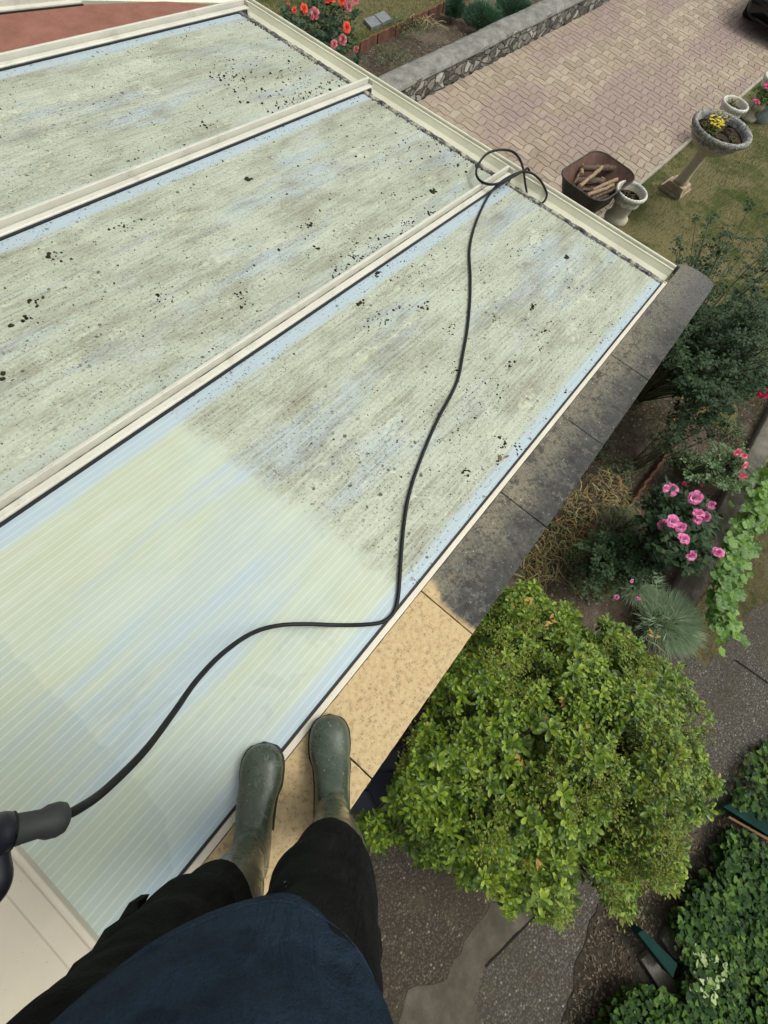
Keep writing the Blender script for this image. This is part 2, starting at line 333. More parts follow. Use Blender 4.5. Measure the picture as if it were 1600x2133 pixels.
# ------------------------------------------------------------------ paved driveway (real pavers, one surface)
m=Mat('clay_pavers',.85,.2); r=m.island(); n=m.noise(1,3,.55,m.map(.45,1.3,1,-.04)); n2=m.noise(60,4,.7); n3=m.noise(.7,3)
k=m.ramp(r,[(0,(.27,.21,.16)),(.5,(.325,.258,.198)),(1,(.385,.312,.24))]); k=m.mix((n+(r-.5)*.12).ss(.48,.56)*.7,k,(.27,.195,.18)); k=m.mix(n3.ss(.5,.75)*.3,k,(.38,.32,.23))
k=m.mix(n2.ss(.5,.8)*.35,k,(.16,.12,.085)); st_=m.noise(2.2,5,.7); k=m.mix(st_.ss(.55,.75)*.35,k,(.17,.14,.105)); m.col(k); m.bump(n2,.5,.004); M_pav=m.m
M_joint=plain('sand_joint',(.12,.092,.07),.95,.05,.3,30)
b=MB(); P=.225; mg=.0045
def warp(x,y): return (x+.013*math.sin(2*math.pi*y/P+.6),y+.015*math.sin(2*math.pi*x/P))
yaw=-.042
for i in range(0,66):
    for j in range(-2,17):
        for k in range(2):
            x0=4.4+i*P; y0=.78+j*P
            if (i+j)%2==0: bx=(x0,y0+k*P/2,x0+P,y0+(k+1)*P/2)
            else: bx=(x0+k*P/2,y0,x0+(k+1)*P/2,y0+P)
            def ring(g,z,n=4):
                X0,Y0,X1,Y1=bx[0]+g,bx[1]+g,bx[2]-g,bx[3]-g; pts=[]
                for a in range(n): pts.append((X0+(X1-X0)*a/n,Y0))
                for a in range(n): pts.append((X1,Y0+(Y1-Y0)*a/n))
                for a in range(n): pts.append((X1-(X1-X0)*a/n,Y1))
                for a in range(n): pts.append((X0,Y1-(Y1-Y0)*a/n))
                o=[]
                for (X,Y) in pts:
                    X,Y=warp(X,Y); Y+=(X-8)*yaw; o.append((X,min(max(Y,drv(X)-.02),drl(X)+.03),z))
                return o
            cy=(bx[1]+bx[3])/2; cx=(bx[0]+bx[2])/2; yy=cy+(cx-8)*yaw
            if yy<drv(cx)-.055 or yy>drl(cx)+.06: continue
            dz=random.uniform(-.0015,.0015)
            r1=ring(mg*.5,GZ+.012);r2=ring(mg*1.2+.002,GZ+.022+dz); n=16
            b.add(r1+r2,[(q,(q+1)%n,(q+1)%n+n,q+n) for q in range(n)]+[tuple(range(n,2*n))])
tag(b.build('driveway',M_pav),None,None,None,'structure')
sheet('driveway_bed',[(4.2,drv(4.2)),(19.2,drv(19.2)),(19.2,drl(19.2)),(4.2,drl(4.2))],GZ+.014,M_joint)
b=MB()
for i in range(15):
    x=4.3+i; a=(x,drv(x)-.045,GZ); vs=[(x,drv(x)-.045,GZ-.02),(x+.995,drv(x+.995)-.045,GZ-.02),(x+.995,drv(x+.995),GZ-.02),(x,drv(x),GZ-.02)]
    b.add(vs+[(p[0],p[1],GZ+.04) for p in vs],[(4,5,6,7),(0,1,5,4),(1,2,6,5),(2,3,7,6),(3,0,4,7)])
tag(b.build('driveway_kerb',concmat('pale_kerb_stone',(.30,.26,.21),(.42,.38,.32),.1)),None,None,None,'structure')
# ------------------------------------------------------------------ conservatory (roof frame coordinates u,v,h)
cons=empty('conservatory',(1.2,1.5,GZ),'conservatory with a dirty opal polycarbonate roof, cream glazing bars and gutter','conservatory')
UE=2.74; U0=-.60
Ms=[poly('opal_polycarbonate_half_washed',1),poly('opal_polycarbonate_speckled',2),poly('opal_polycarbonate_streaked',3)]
ribv=[1.045,2.108,3.17]
def slab(u0,u1,v0,v1,h0,h1): b=MB(); b.box((u0,v0,h0),(u1,v1,h1)); return b
labs=['half washed opal roof sheet, pale near the boots and grimy further out','grimy opal roof sheet between the two middle bars','streaky grimy opal roof sheet furthest from the coping']
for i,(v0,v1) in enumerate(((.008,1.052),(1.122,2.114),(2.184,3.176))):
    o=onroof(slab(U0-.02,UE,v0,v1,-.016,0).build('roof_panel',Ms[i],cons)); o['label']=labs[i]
# red brown panel with bevelled eaves corner
m=Mat('red_brown_panel',.8,.2); n=m.noise(6,5,.7); n2=m.noise(80,4,.7); k=m.ramp(n,[(.35,(.2,.085,.06)),(.65,(.27,.12,.088))]); k=m.mix(n2.ss(.58,.7)*.7,k,(.08,.04,.03)); m.col(k); M_red=m.m
b=MB(); pts=[(U0,3.24),(2.79,3.24),(2.39,3.47),(1.94,3.60),(U0,4.2)]
b.loft([[(x,y,-.012) for x,y in pts],[(x,y,0) for x,y in pts]],0,True,True,False); o=onroof(b.build('roof_panel',M_red,cons)); o['label']='plain red brown roof panel in the bevelled corner'
def bar(v,u0,u1,sc_=1):
    # profile (v,h): low ledge, groove, upright fin
    o=None
    prof=[(v+.010,-.02),(v+.010,.010),(v+.014,.014),(v+.036,.016),(v+.038,.010),(v+.043,.010),(v+.045,.037),(v+.047,.039),(v+.058,.039),(v+.060,.037),(v+.060,.012),(v+.072,.010),(v+.072,-.02)]
    b=MB(); b.loft([[(u0,a,h) for a,h in prof],[(u1,a,h) for a,h in prof]],0,True,True,False)
    o=onroof(b.build('glazing_bar',M_cream,cons)); bevel(o,.0015,2)
    g=slab(u0,u1-.02,v+.000,v+.0098,-.018,.0065).build('gasket',M_gasket,o); g.matrix_parent_inverse=Matrix.Identity(4)
    g=slab(u0,u1-.03,v+.0365,v+.0445,.010,.0115).build('grime_line',M_groove,o); g.matrix_parent_inverse=Matrix.Identity(4)
    e=slab(u1+.0005,u1+.004,v+.012,v+.058,-.02,.034).build('end_cap',M_cream,o); e.matrix_parent_inverse=Matrix.Identity(4)
    return o
for v in ribv: bar(v,U0,UE+.075)
# fourth bar at the hip
b=MB(); 
def obar(a,c,name='glazing_bar',hh=.04,wd=.05,mat=None):
    a=Vector((*a,0));c=Vector((*c,0)); d=(c-a).normalized(); s=Vector((-d.y,d.x,0))
    prof=[(0,-.02),(0,.012),(wd*.45,.016),(wd*.5,hh),(wd*.75,hh),(wd*.8,.012),(wd*1.1,.01),(wd*1.1,-.02)]
    b=MB(); b.loft([[p+s*q+Vector((0,0,h)) for q,h in prof] for p in (a,c)],0,True,True,False)
    o=onroof(b.build(name,mat or M_cream,cons)); bevel(o,.0015,2)
    b=MB(); s2=s*-.009; b.loft([[a+s2+Vector((0,0,-.015)),a+Vector((0,0,-.015)),a+Vector((0,0,.006)),a+s2+Vector((0,0,.006))],[c+s2+Vector((0,0,-.015)),c+Vector((0,0,-.015)),c+Vector((0,0,.006)),c+s2+Vector((0,0,.006))]],0,True,True,False)
    b.build('gasket',M_gasket,o); return o
obar((U0,3.98),(1.93,3.60))
# further roof sheet beyond the fourth bar
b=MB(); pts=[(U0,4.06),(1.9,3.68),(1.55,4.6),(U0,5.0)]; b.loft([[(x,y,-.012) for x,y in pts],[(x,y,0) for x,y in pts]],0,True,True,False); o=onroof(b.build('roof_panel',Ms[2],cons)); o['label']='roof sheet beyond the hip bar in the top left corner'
# eaves trim, edge flange, coping side seal
b=MB(); n=160; rr=random.Random(3)
rings=[]
for i in range(n+1):
    v=-.012+(3.24+.012)*i/n; a=rr.uniform(-.005,.005); c=rr.uniform(-.003,.003); hh=.004+rr.uniform(0,.005)
    rings.append([(UE-.022+a,v,.0003),(UE-.016+a,v,hh),(UE+.004,v,hh+.001),(UE+.012+c,v,.002),(UE+.012+c,v,-.03),(UE-.022+a,v,-.03)])
b.loft(rings,0,True,True,False); onroof(b.build('eaves_seal',M_foam,cons))
o=onroof(slab(U0,UE+.01,-.019,-.001,-.03,.006).build('edge_flange',cream('edge_flange_cream',(.60,.54,.44),.15),cons)); bevel(o,.002)
onroof(slab(U0,UE,.000,.0075,-.03,-.002).build('edge_seal',M_gasket,cons))
# gutter profile u,h (half round trough with bull-nosed lip)
M_gut=cream('gutter_cream',(.66,.64,.50),.12)
gp=[(2.752,-.012),(2.754,-.028),(2.765,-.046),(2.79,-.056),(2.83,-.058),(2.86,-.052),(2.885,-.036),(2.9,-.012),(2.903,-.004),(2.91,-.002),(2.914,-.008),(2.922,-.009),(2.925,.004),(2.929,.008),(2.936,.008),(2.94,.003),(2.94,-.07),(2.93,-.09),(2.8,-.1),(2.745,-.08),(2.745,-.012)]
b=MB(); b.loft([[(u,-.002+0*u,h) for u,h in gp],[(u,3.3,h) for u,h in gp]],0,True,True,False)
gut=onroof(b.build('gutter',M_gut,cons)); bevel(gut,.0012,2)
slab(2.9135,2.9225,-.001,3.3,-.0075,-.0068).build('grime_line',M_groove,gut)
slab(2.7525,2.757,-.001,3.3,-.026,-.0245).build('grime_line',M_groove,gut)
# bevelled eaves: gutter return along the hip corner
gq=[(u-2.745,h) for u,h in gp]
b=MB(); a=Vector((2.86,3.30,0)); c=Vector((1.95,3.69,0)); d=(c-a).normalized(); s=Vector((-d.y,d.x,0))*-1
b.loft([[p+s*q+Vector((0,0,h)) for q,h in gq] for p in (a,c)],0,True,True,False); onroof(b.build('gutter',M_gut,cons))
b=MB(); b.tube([(2.74,3.262,.004),(2.90,3.28,-.02),(2.93,3.3,.0),(2.94,3.3,-.05)],.006,6); onroof(b.build('joint_sealant',M_foam,cons))
# front of the conservatory: dwarf wall, posts, panes
zt=rw(2.74,0,-.02).z
def wbox(a,c): b=MB(); b.box(a,c); return b
M_glass=Mat('window_glass',.05,.6).col((.1,.13,.14)).m
wbox((2.55,.0,GZ),(2.72,3.3,GZ+.6)).build('dwarf_wall',M_white,cons)
wbox((2.60,.0,GZ+.6),(2.70,3.3,GZ+.65)).build('window_sill',M_cream,cons)
wbox((2.60,.0,zt-.16),(2.70,3.3,zt-.03)).build('eaves_beam',M_cream,cons)
for i in range(4):
    y=.02+i*1.06; p=wbox((2.615,y,GZ+.65),(2.685,y+.06,zt-.16)).build('window_post',M_cream,cons)
for i in range(3):
    y=.08+i*1.06; fr=wbox((2.64,y+.001,GZ+.651),(2.66,y+.999,zt-.161)).build('window_pane',M_glass,cons)
# hip side wall
b=MB(); q=[(2.66,3.31),(1.9,3.64),(1.2,4.9)]
b.loft([[(x,y,GZ) for x,y in q],[(x,y,GZ+.6) for x,y in q],[(x,y,zt-.02) for x,y in q]],0,False,False,False); b.build('hip_side_screen',M_cream,cons)
# side wall with its coping stones
sw=wbox((-.62,-.2,GZ),(2.97,-.02,GZ+.1)).build('side_wall',M_white,cons)
me=sw.data; bmv=[(-.62,-.195),(2.97,-.195),(2.97,-.025),(-.62,-.025)]
b=MB(); b.loft([[(x,y,GZ) for x,y in bmv],[(x,y,rw(x,0,-.047).z) for x,y in bmv]],0,True,True,False); me.clear_geometry(); me.from_pydata(b.v,[],b.f)
js=[-.60,0,.5,1.0,1.5,2.0,2.5,3.03]; rr=random.Random(5)
for i in range(7):
    u0,u1=js[i]+.0018,js[i+1]-.0018; dh=rr.uniform(-.0015,.0015)
    if i<6: out=[(u0,-.0205),(u0,-.229),(u1,-.229),(u1,-.0205)]
    else:
        out=[(u0,-.0205),(u0,-.229),(2.94,-.229),(2.982,-.226),(3.004,-.208),(3.018,-.175),(3.026,-.13),(3.023,-.085),(3.014,-.05),(3.0,-.025),(2.976,-.005),(2.958,.0),(2.955,-.0205)]
    # subdivide long edges for chipped arrises
    P=[]
    for a in range(len(out)):
        x,y=out[a];x2,y2=out[(a+1)%len(out)]; nn=max(1,int(math.hypot(x2-x,y2-y)/.02))
        for k in range(nn):
            t=k/nn; X=x+(x2-x)*t;Y=y+(y2-y)*t; q=.0014*mnoise.noise((X*40,Y*40,i)); P.append((X+q*(abs(x2-x)<.01),Y+q*(abs(y2-y)<.01)))
    b=MB(); b.loft([[(x,y,-.045+dh) for x,y in P],[(x,y,.003+dh) for x,y in P]],0,True,True,False)
    o=onroof(b.build('coping_stone',M_coping,cons)); bevel(o,.0025,2)
    # keep thing > part > sub-part: stones belong to the wall
    o.parent=sw; o.matrix_parent_inverse=Matrix.Identity(4)
    o['label']=['clean sandy coping stone under the boots','clean sandy coping stone in front of the boots','blackened coping stone next to the clean ones','blackened mottled coping stone','blackened mottled coping stone','dusky coping stone with pale lichen','grey rounded end coping stone'][i]
    l=MB(); l.box((u0,-.2325,-.044),(u1 if i<6 else 2.95,-.2295,-.030)); q=l.build('pale_arris',M_lip,sw); onroof(q); q.matrix_parent_inverse=Matrix.Identity(4)
# ------------------------------------------------------------------ house behind
house=empty('house',(-1.2,2,GZ),'rendered house wall with a cream metal sill at the bottom left','house')
M_rend=concmat('grey_render',(.3,.29,.25),(.42,.4,.35),.3)
b=MB(); wb=lambda a,c,n,mt,par_=house:(lambda q:(q.box(a,c),q.build(n,mt,par_))[1])(MB())
wb((-1.5,-.24,GZ),(-.915,6,-.02),'wall',M_rend); wb((-1.5,-.24,-.02),(-1.05,6,2.4),'upper_wall',M_rend)
wb((-.914,.0,GZ),(-.62,3.9,-.1),'wall',M_rend)
M_sill=cream('cream_sill_metal',(.52,.46,.37),.05)
# sill profile x,z
sp_=[(-.605,.004),(-.605,.060),(-.610,.064),(-.617,.064),(-.620,.0585),(-.624,.0565),(-.645,.0575),(-.665,.0585),(-.671,.0555),(-.80,.058),(-.807,.064),(-.814,.064),(-.905,.03),(-.905,.004)]
b=MB(); b.loft([[(x,-.235,z) for x,z in sp_],[(x,4.3,z) for x,z in sp_]],0,True,True,False); o=b.build('metal_sill',M_sill,house); bevel(o,.002,2)
wb((-1.049,-.235,-.019),(-.8155,4.3,.05),'sill_bed',M_conc)
wb((-.62,-.262,GZ),(-.19,-.1955,-.06),'pier',M_white)
# ------------------------------------------------------------------ moss crumbs on the roof
M_mossdeb=plain('dark_moss_crumb',(.03,.027,.017),.95,.1,.6,25)
def crumb(b,c,r,rr):
    M=Matrix.Rotation(rr.random()*6.3,3,'Z'); n=6; st=rr.uniform(.5,1); vs=[]
    for k in range(n):
        a=2*math.pi*k/n; q=r*rr.uniform(.55,1.25); vs.append(Vector(c)+M@Vector((q*math.cos(a),q*st*math.sin(a),0)))
    top=[Vector(c)+(v-Vector(c))*rr.uniform(.4,.8)+Vector((0,0,r*rr.uniform(.3,.7))) for v in vs]
    b.add(vs+top,[(k,(k+1)%n,(k+1)%n+n,k+n) for k in range(n)]+[tuple(range(n,2*n))])
b=MB(); rr=random.Random(11)
def inpanel(u,v):
    return U0<u<UE-.02 and any(a<v<c for a,c in ((.015,1.04),(1.13,2.10),(2.19,3.16)))
def cl(px,py,n,sx,sy,r0,r1):
    u0,v0=rpx(px,py)
    for _ in range(n):
        u=u0+rr.gauss(0,sx);v=v0+rr.gauss(0,sy)
        if inpanel(u,v): crumb(b,(u,v,.0),rr.uniform(r0,r1)*rr.choice((.7,1,1,1.5)),rr)
for c in ((752,632,14,.012,.012,.004,.008),(790,660,22,.08,.03,.002,.006),(785,572,12,.018,.008,.004,.009),(800,668,6,.02,.006,.004,.007),(820,405,5,.018,.008,.005,.009),
 (905,398,10,.01,.01,.005,.01),(830,495,60,.14,.08,.002,.007),(770,520,70,.14,.06,.002,.008),(740,540,26,.08,.04,.004,.008),(1180,535,10,.008,.008,.006,.009),(1030,665,7,.01,.01,.003,.006),
 (970,980,12,.012,.008,.004,.007),(1045,920,12,.012,.012,.004,.007),(1080,930,16,.012,.018,.003,.006),(1045,955,6,.02,.008,.003,.005),(950,770,9,.012,.01,.003,.006),(920,850,70,.12,.08,.0015,.004),
 (1015,830,30,.08,.06,.002,.0045),(975,870,30,.06,.05,.002,.0045),(1180,816,6,.008,.008,.005,.008),(1135,690,6,.01,.008,.004,.006),(480,160,34,.09,.06,.004,.009),(560,190,60,.18,.1,.003,.008),(600,120,40,.2,.12,.002,.006),
 (520,375,5,.01,.01,.006,.011),(655,515,5,.01,.01,.005,.009),(560,520,10,.15,.1,.004,.007),(700,330,40,.3,.15,.002,.006),(330,340,12,.2,.1,.003,.007),(70,630,8,.02,.02,.005,.009),(55,665,8,.02,.02,.005,.01),
 (200,560,60,.25,.15,.002,.005),(500,620,16,.03,.03,.003,.006),(160,245+165,6,.012,.01,.006,.01),(1230,600,30,.1,.08,.002,.004),(880,560,50,.12,.1,.002,.005),(640,170,80,.2,.16,.002,.007),(680,190,40,.1,.05,.003,.008),(5,787,6,.01,.01,.006,.01),(640,470,14,.02,.012,.003,.008),(900,440,16,.03,.015,.003,.008),(860,470,20,.03,.02,.003,.008),(700,575,10,.02,.01,.004,.009),(880,640,12,.03,.015,.003,.007),(940,690,14,.03,.02,.003,.006),(1060,760,9,.015,.01,.003,.007),(1110,640,10,.015,.012,.003,.006),(1000,560,14,.03,.02,.002,.006),(745,150,20,.1,.02,.003,.008),(620,210,26,.06,.03,.003,.008),(430,260,10,.03,.02,.003,.008),(270,470,14,.04,.02,.003,.007),(120,540,12,.03,.02,.003,.008),(330,620,10,.02,.02,.003,.007),(960,330,40,.1,.08,.003,.007),(870,310,40,.2,.1,.002,.007)):
    cl(*c)
for _ in range(1500):
    u=rr.uniform(.5,UE);v=rr.uniform(0,3.2)
    if inpanel(u,v) and mnoise.noise((u*1.6,v*1.9,3))+rr.uniform(-.3,.3)>.0: crumb(b,(u,v,0),rr.uniform(.0012,.0038),rr)
for _ in range(5200):
    u=UE-.03-abs(rr.gauss(0,.9));v=rr.uniform(0,3.2)
    if inpanel(u,v) and u>.5 and mnoise.noise((u*3.2,v*5,5))+.6*mnoise.noise((u*11,v*13,5))+rr.uniform(-.15,.15)>.32: crumb(b,(u,v,0),.0012+.0045*rr.random()**3,rr)
for _ in range(500):
    u=rr.uniform(U0,UE);v=rr.uniform(1.12,3.2)
    if inpanel(u,v) and mnoise.noise((u*1.3,v*1.9,7))+rr.uniform(-.3,.3)>.0: crumb(b,(u,v,0),rr.uniform(.0015,.005),rr)
for k in range(3):      # crumbs lodged in the bar grooves and eaves
    for _ in range(90):
        u=rr.uniform(.1 if k==0 else U0,UE); crumb(b,(u,ribv[k]+.0405+rr.gauss(0,.003),.0105),rr.uniform(.001,.0035),rr)
for _ in range(260):
    v=rr.uniform(0,3.2); crumb(b,(UE-.024+rr.gauss(0,.006),v,.0),rr.uniform(.002,.006)*(1.3 if v>1 else .7),rr)
o=onroof(b.build('moss_debris',M_mossdeb)); tag(o,'small black moss crumbs scattered over the roof sheets','moss crumbs',None,'stuff')
# bird lime and grit flecks on the coping
b=MB()
for _ in range(60): crumb(b,(rr.uniform(.5,2.95),rr.uniform(-.22,-.03),.003),rr.uniform(.0012,.004),rr)
o=onroof(b.build('pale_lichen_flecks',plain('pale_lichen',(.5,.5,.45),.9,.1))); tag(o,'tiny white lichen flecks on the blackened coping','lichen flecks',None,'stuff')
b=MB()
def tleaf(px_,py_,L,ang):
    u,v=rpx(px_,py_); b.leaf(Vector((u,v,.003)),Vector((math.cos(ang),math.sin(ang),.15)),Vector((0,0,1)),L,L*.35)
tleaf(1040,962,.035,.4); tleaf(1046,960,.03,1.2); tleaf(1050,955,.028,-.3)
o=onroof(b.build('dead_leaf',plain('dry_brown_leaf',(.2,.11,.05),.8,.2))); tag(o,'curled brown dead leaf on the roof sheet by the coping','leaf')
# ------------------------------------------------------------------ hose
def smooth(pts,n=8):
    o=[];P=[pts[0]]+pts+[pts[-1]]
    for i in range(1,len(P)-2):
        for k in range(n):
            t=k/n;a,b_,c,d=[Vector(q) for q in P[i-1:i+3]]
            o.append(.5*((2*b_)+(c-a)*t+(2*a-5*b_+4*c-d)*t*t+(3*b_-a-3*c+d)*t**3))
    o.append(Vector(P[-1])); return o
HR=.0063
def rp3(x,y,h): u,v=rpx(x,y,h); return rw(u,v,h)
hp=[(1092,356,.045),]
main=[at(128,1702,.655),at(165,1684,.63),at(220,1645,.575),at(300,1566,.49),at(360,1487,.40),at(410,1417,.31),at(465,1360,.22),at(525,1319,.13),at(580,1303,.065),at(640,1300,.03)]+[rp3(x,y,HR+.001) for x,y in ((700,1302),(760,1301),(798,1295),(820,1276),(829,1246),(833,1200),(837,1140),(842,1090),(850,1040),(866,985),(892,918),(915,868),(940,822),(955,786),(964,740),(973,690),(979,630),(980,575),(978,525),(984,488),(996,452),(1012,418))]
main+=[rp3(x,y,h) for x,y,h in ((1028,394,.03),(1045,378,.05),(1065,366,.058),(1088,358,.05),(1108,361,.035),(1126,376,.02),(1137,396,-.005),(1139,408,-.012),(1132,421,-.03),(1116,428,-.06),(1100,420,-.06),(1097,398,-.035),(1094,380,-.015),(1090,352,.02),(1082,330,.05),(1066,315,.06),(1040,312,.06),(1015,320,.06),(998,340,.05),(992,360,.045),(1000,376,.045),(1020,384,.05),(1042,381,.058),(1062,372,.072),(1080,362,.075),(1092,355,.07),(1100,351,.03))]
pe=main[-1]; main+=[pe+Vector((.03,-.01,-.06)),pe+Vector((.035,-.01,-.3)),pe+Vector((.04,0,-1.2)),Vector((pe.x+.06,pe.y,GZ+.02)),Vector((pe.x+.3,pe.y+.2,GZ+.035))]
b=MB(); b.tube(smooth(main,7),HR,10)
M_hose=plain('black_rubber_hose',(.009,.010,.011),.55,.25,.3,60)
tag(b.build('hose',M_hose),'long black pressure washer hose snaking over the roof and looped at the gutter','hose')
# ------------------------------------------------------------------ person (parts in world coordinates, heading = where the boots point)
O=Vector((-.2,-.138,0)); F=Vector((.745,.665,0)).normalized(); RG=Vector((F.y,-F.x,0)); ZZ=Vector((0,0,1))
def Bp(f,r,z): return O+F*f+RG*r+ZZ*z
person=empty('person',(O.x,O.y,0),'person in green rubber boots, black work trousers and a navy fleece standing on the coping','person')
m=Mat('green_wellington_rubber',.3,.5); n=m.noise(9,4,.6); n2=m.noise(3,3); sp=m.vor(130); s2,_=m.vor(130,out='Color'); _,_,zz=m.xyz()
k=m.ramp(n,[(.3,(.03,.042,.028)),(.7,(.062,.078,.052))]); k=m.mix(((zz-.12).ss(0,.22))*.8,k,(.085,.088,.052)); k=m.mix((s2.ss(.86,.93)*sp.ss(.3,.15))*.75,k,(.2,.22,.2)); k=m.mix((s2.ss(.08,.03)*sp.ss(.4,.25))*.8,k,(.006,.007,.005)); k=m.mix(n2.ss(.55,.7)*.25,k,(.1,.11,.09)); k=m.mix(((m.noise(1,3,.5,m.map(40,12,20),1.5)-.5).abs().ss(.012,0))*.5,k,(.2,.22,.19))
m.col(k); m.rough(m.noise(18,5,.7).ss(.35,.65)*.32+.13); m.bump(m.noise(28,3)+sp.ss(.25,.1)*.3,.25,.003); M_boot=m.m
M_sole=plain('boot_sole_rubber',(.014,.019,.013),.6,.3,.2,30,.2)
def clothmat(name,c,sc_=14,rough=.9,spots=False):
    m=Mat(name,rough,.08); n=m.noise(sc_,4,.6); wv=m.noise(350,2); k=m.ramp(n,[(.3,tuple(x*.65 for x in c)),(.7,tuple(x*1.4 for x in c))])
    if spots:
        q=m.noise(16,2,.4); k=m.mix(q.ss(.62,.72)*.45,k,tuple(x*.4 for x in c))
    sp=m.vor(60); s2,_=m.vor(60,out='Color'); k=m.mix((s2.ss(.965,.98)*sp.ss(.1,.05)),k,(.2,.22,.22))
    m.col(k); m.bump(wv+m.noise(22,3,.6,None,.6)*3+m.noise(1,4,.6,m.map(9,22,6,.6),1.2)*6,.5,.008); return m.m
M_trou=clothmat('black_work_trouser',(.0095,.0102,.0100)); M_fleece=clothmat('navy_fleece',(.022,.037,.060),10,.95,True)
M_skin=plain('skin',(.5,.3,.22),.5,.35,.08,10); M_hair=plain('dark_hair',(.03,.02,.014),.7,.3,.3,80)
def ring(c,a,b_,ra,rb,n=28,e=2.0,rb2=None):
    o=[]
    for k in range(n):
        t=2*math.pi*k/n; ct,st=math.cos(t),math.sin(t); q=abs(ct)**(2/e)*(1 if ct>0 else -1); s=abs(st)**(2/e)*(1 if st>0 else -1)
        o.append(c+a*q*ra+b_*s*(rb if s>0 or rb2 is None else rb2))
    return o
LX=-.04     # the hips swing a little to the wearer's left
def boot(sgn,f0,toeout):
    fd=(F+RG*toeout).normalized(); rd=Vector((fd.y,-fd.x,0)); ank=Bp(f0,.095*sgn,0)
    b=MB()
    # foot : sections along the foot, s from heel(-.07) to toe(.22)
    secs=[(s,w_*1.06,z0,z1) for s,w_,z0,z1 in [(-.075,.010,.02,.07),(-.070,.028,.006,.10),(-.055,.037,.003,.12),(-.02,.041,.003,.135),(.02,.041,.003,.135),(.06,.041,.003,.122),(.095,.045,.003,.098),(.13,.050,.003,.08),(.16,.0515,.003,.071),(.185,.048,.003,.066),(.203,.040,.004,.058),(.214,.028,.006,.047),(.220,.012,.014,.034)]]
    rings=[]
    for s,wd,z0,z1 in secs:
        c=ank+fd*s+rd*(.006*sgn*(-1 if s>.1 else 0)); mid=z0+(z1-z0)*.38
        o=[]
        for k in range(24):
            t=2*math.pi*k/24; ct,st=math.cos(t),math.sin(t)
            q=(abs(ct)**.8)*(1 if ct>0 else -1)
            z=mid+(z1-mid)*(abs(st)**.9) if st>0 else mid-(mid-z0)*(abs(st)**.55)
            o.append(c+rd*q*wd+ZZ*z)
        rings.append(o)
    b.loft(rings)
    sh=[(.02,-.012,.036,.056),(.07,-.012,.039,.062),(.105,-.008,.042,.064),(.13,-.004,.042,.060),(.16,-.004,.044,.055),(.20,-.004,.049,.056),(.26,-.006,.056,.062),(.31,-.008,.061,.066),(.37,-.010,.064,.069),(.43,-.012,.065,.071)]
    S2=[]
    for a_,c_ in zip(sh,sh[1:]):
        for k in range(6): S2.append(tuple(x+(y-x)*k/6 for x,y in zip(a_,c_)))
    b.loft([[p+(p-(ank+ZZ*z)).normalized()*(.0022*math.sin(z*150+2*(p-ank).dot(rd)*30)*max(0,1-abs(z-.15)/.05)) for p in ring(ank+fd*fo+ZZ*z,rd,fd,ra,rb)] for z,fo,ra,rb in S2])
    o=b.build('boot',M_boot,person); md=o.modifiers.new('r','REMESH'); md.mode='VOXEL'; md.voxel_size=.0045; md.use_smooth_shade=True; s=o.modifiers.new('s','SMOOTH'); s.iterations=9; s.factor=.6
    # foxing band + sole
    b=MB(); ol=[]
    N=48
    for k in range(N):
        t=2*math.pi*k/N; x=math.cos(t); y=math.sin(t); s=.0735+.1505*(abs(x)**.9)*(1 if x>0 else -1)
        wd=.0
        for (s0,w0,_,_),(s1,w1,_,_) in zip(secs,secs[1:]):
            if s0<=s<=s1: wd=w0+(w1-w0)*(s-s0)/(s1-s0)
        ol.append((s,(wd+.0035)*(1 if y>0 else -1)*min(1,abs(y)*3.0)))
    b.loft([[ank+fd*s+rd*(q+.006*sgn*(-1 if s>.1 else 0))+ZZ*z for s,q in ol] for z in (.0035,.020)],0,True,True,False)
    q=b.build('sole',M_sole,o); bevel(q,.003,2)
    # toe cap ridge, instep seam
    b=MB()
    def surf(s,q):   # height over the foot
        for (s0,w0,a0,z0),(s1,w1,a1,z1) in zip(secs,secs[1:]):
            if s0<=s<=s1:
                t=(s-s0)/(s1-s0); wd=w0+(w1-w0)*t; z=z0+(z1-z0)*t; mid=.38*z; return ank+fd*s+rd*(q*wd+.006*sgn*(-1 if s>.1 else 0))+ZZ*(mid+(z-mid)*math.sqrt(max(0,1-q*q))**.9-.0018)
    b.tube([surf(.152-.012*q*q,q) for q in [i/10 for i in range(-9,10)]],.0022,6); b.build('toe_seam',M_boot,o)
    b=MB(); c=ank+fd*.046+ZZ*.165; b.tube([c+rd*.013*math.cos(t)+(ZZ*.94-fd*.1)*.013*math.sin(t)+fd*(-.003*abs(math.cos(t))) for t in [i*math.pi/8 for i in range(17)]],.0014,5); b.build('shaft_emblem_ring',M_boot,o)
    return o
boot(1,.03,-.01); boot(-1,-.03,.02)
def wrinkle(p,amp,sc_=9,seed=0): 
    q=Vector((p.x*sc_,p.y*sc_,p.z*sc_*2.2+seed)); return amp*(mnoise.noise(q)+.5*mnoise.noise(q*2.3))
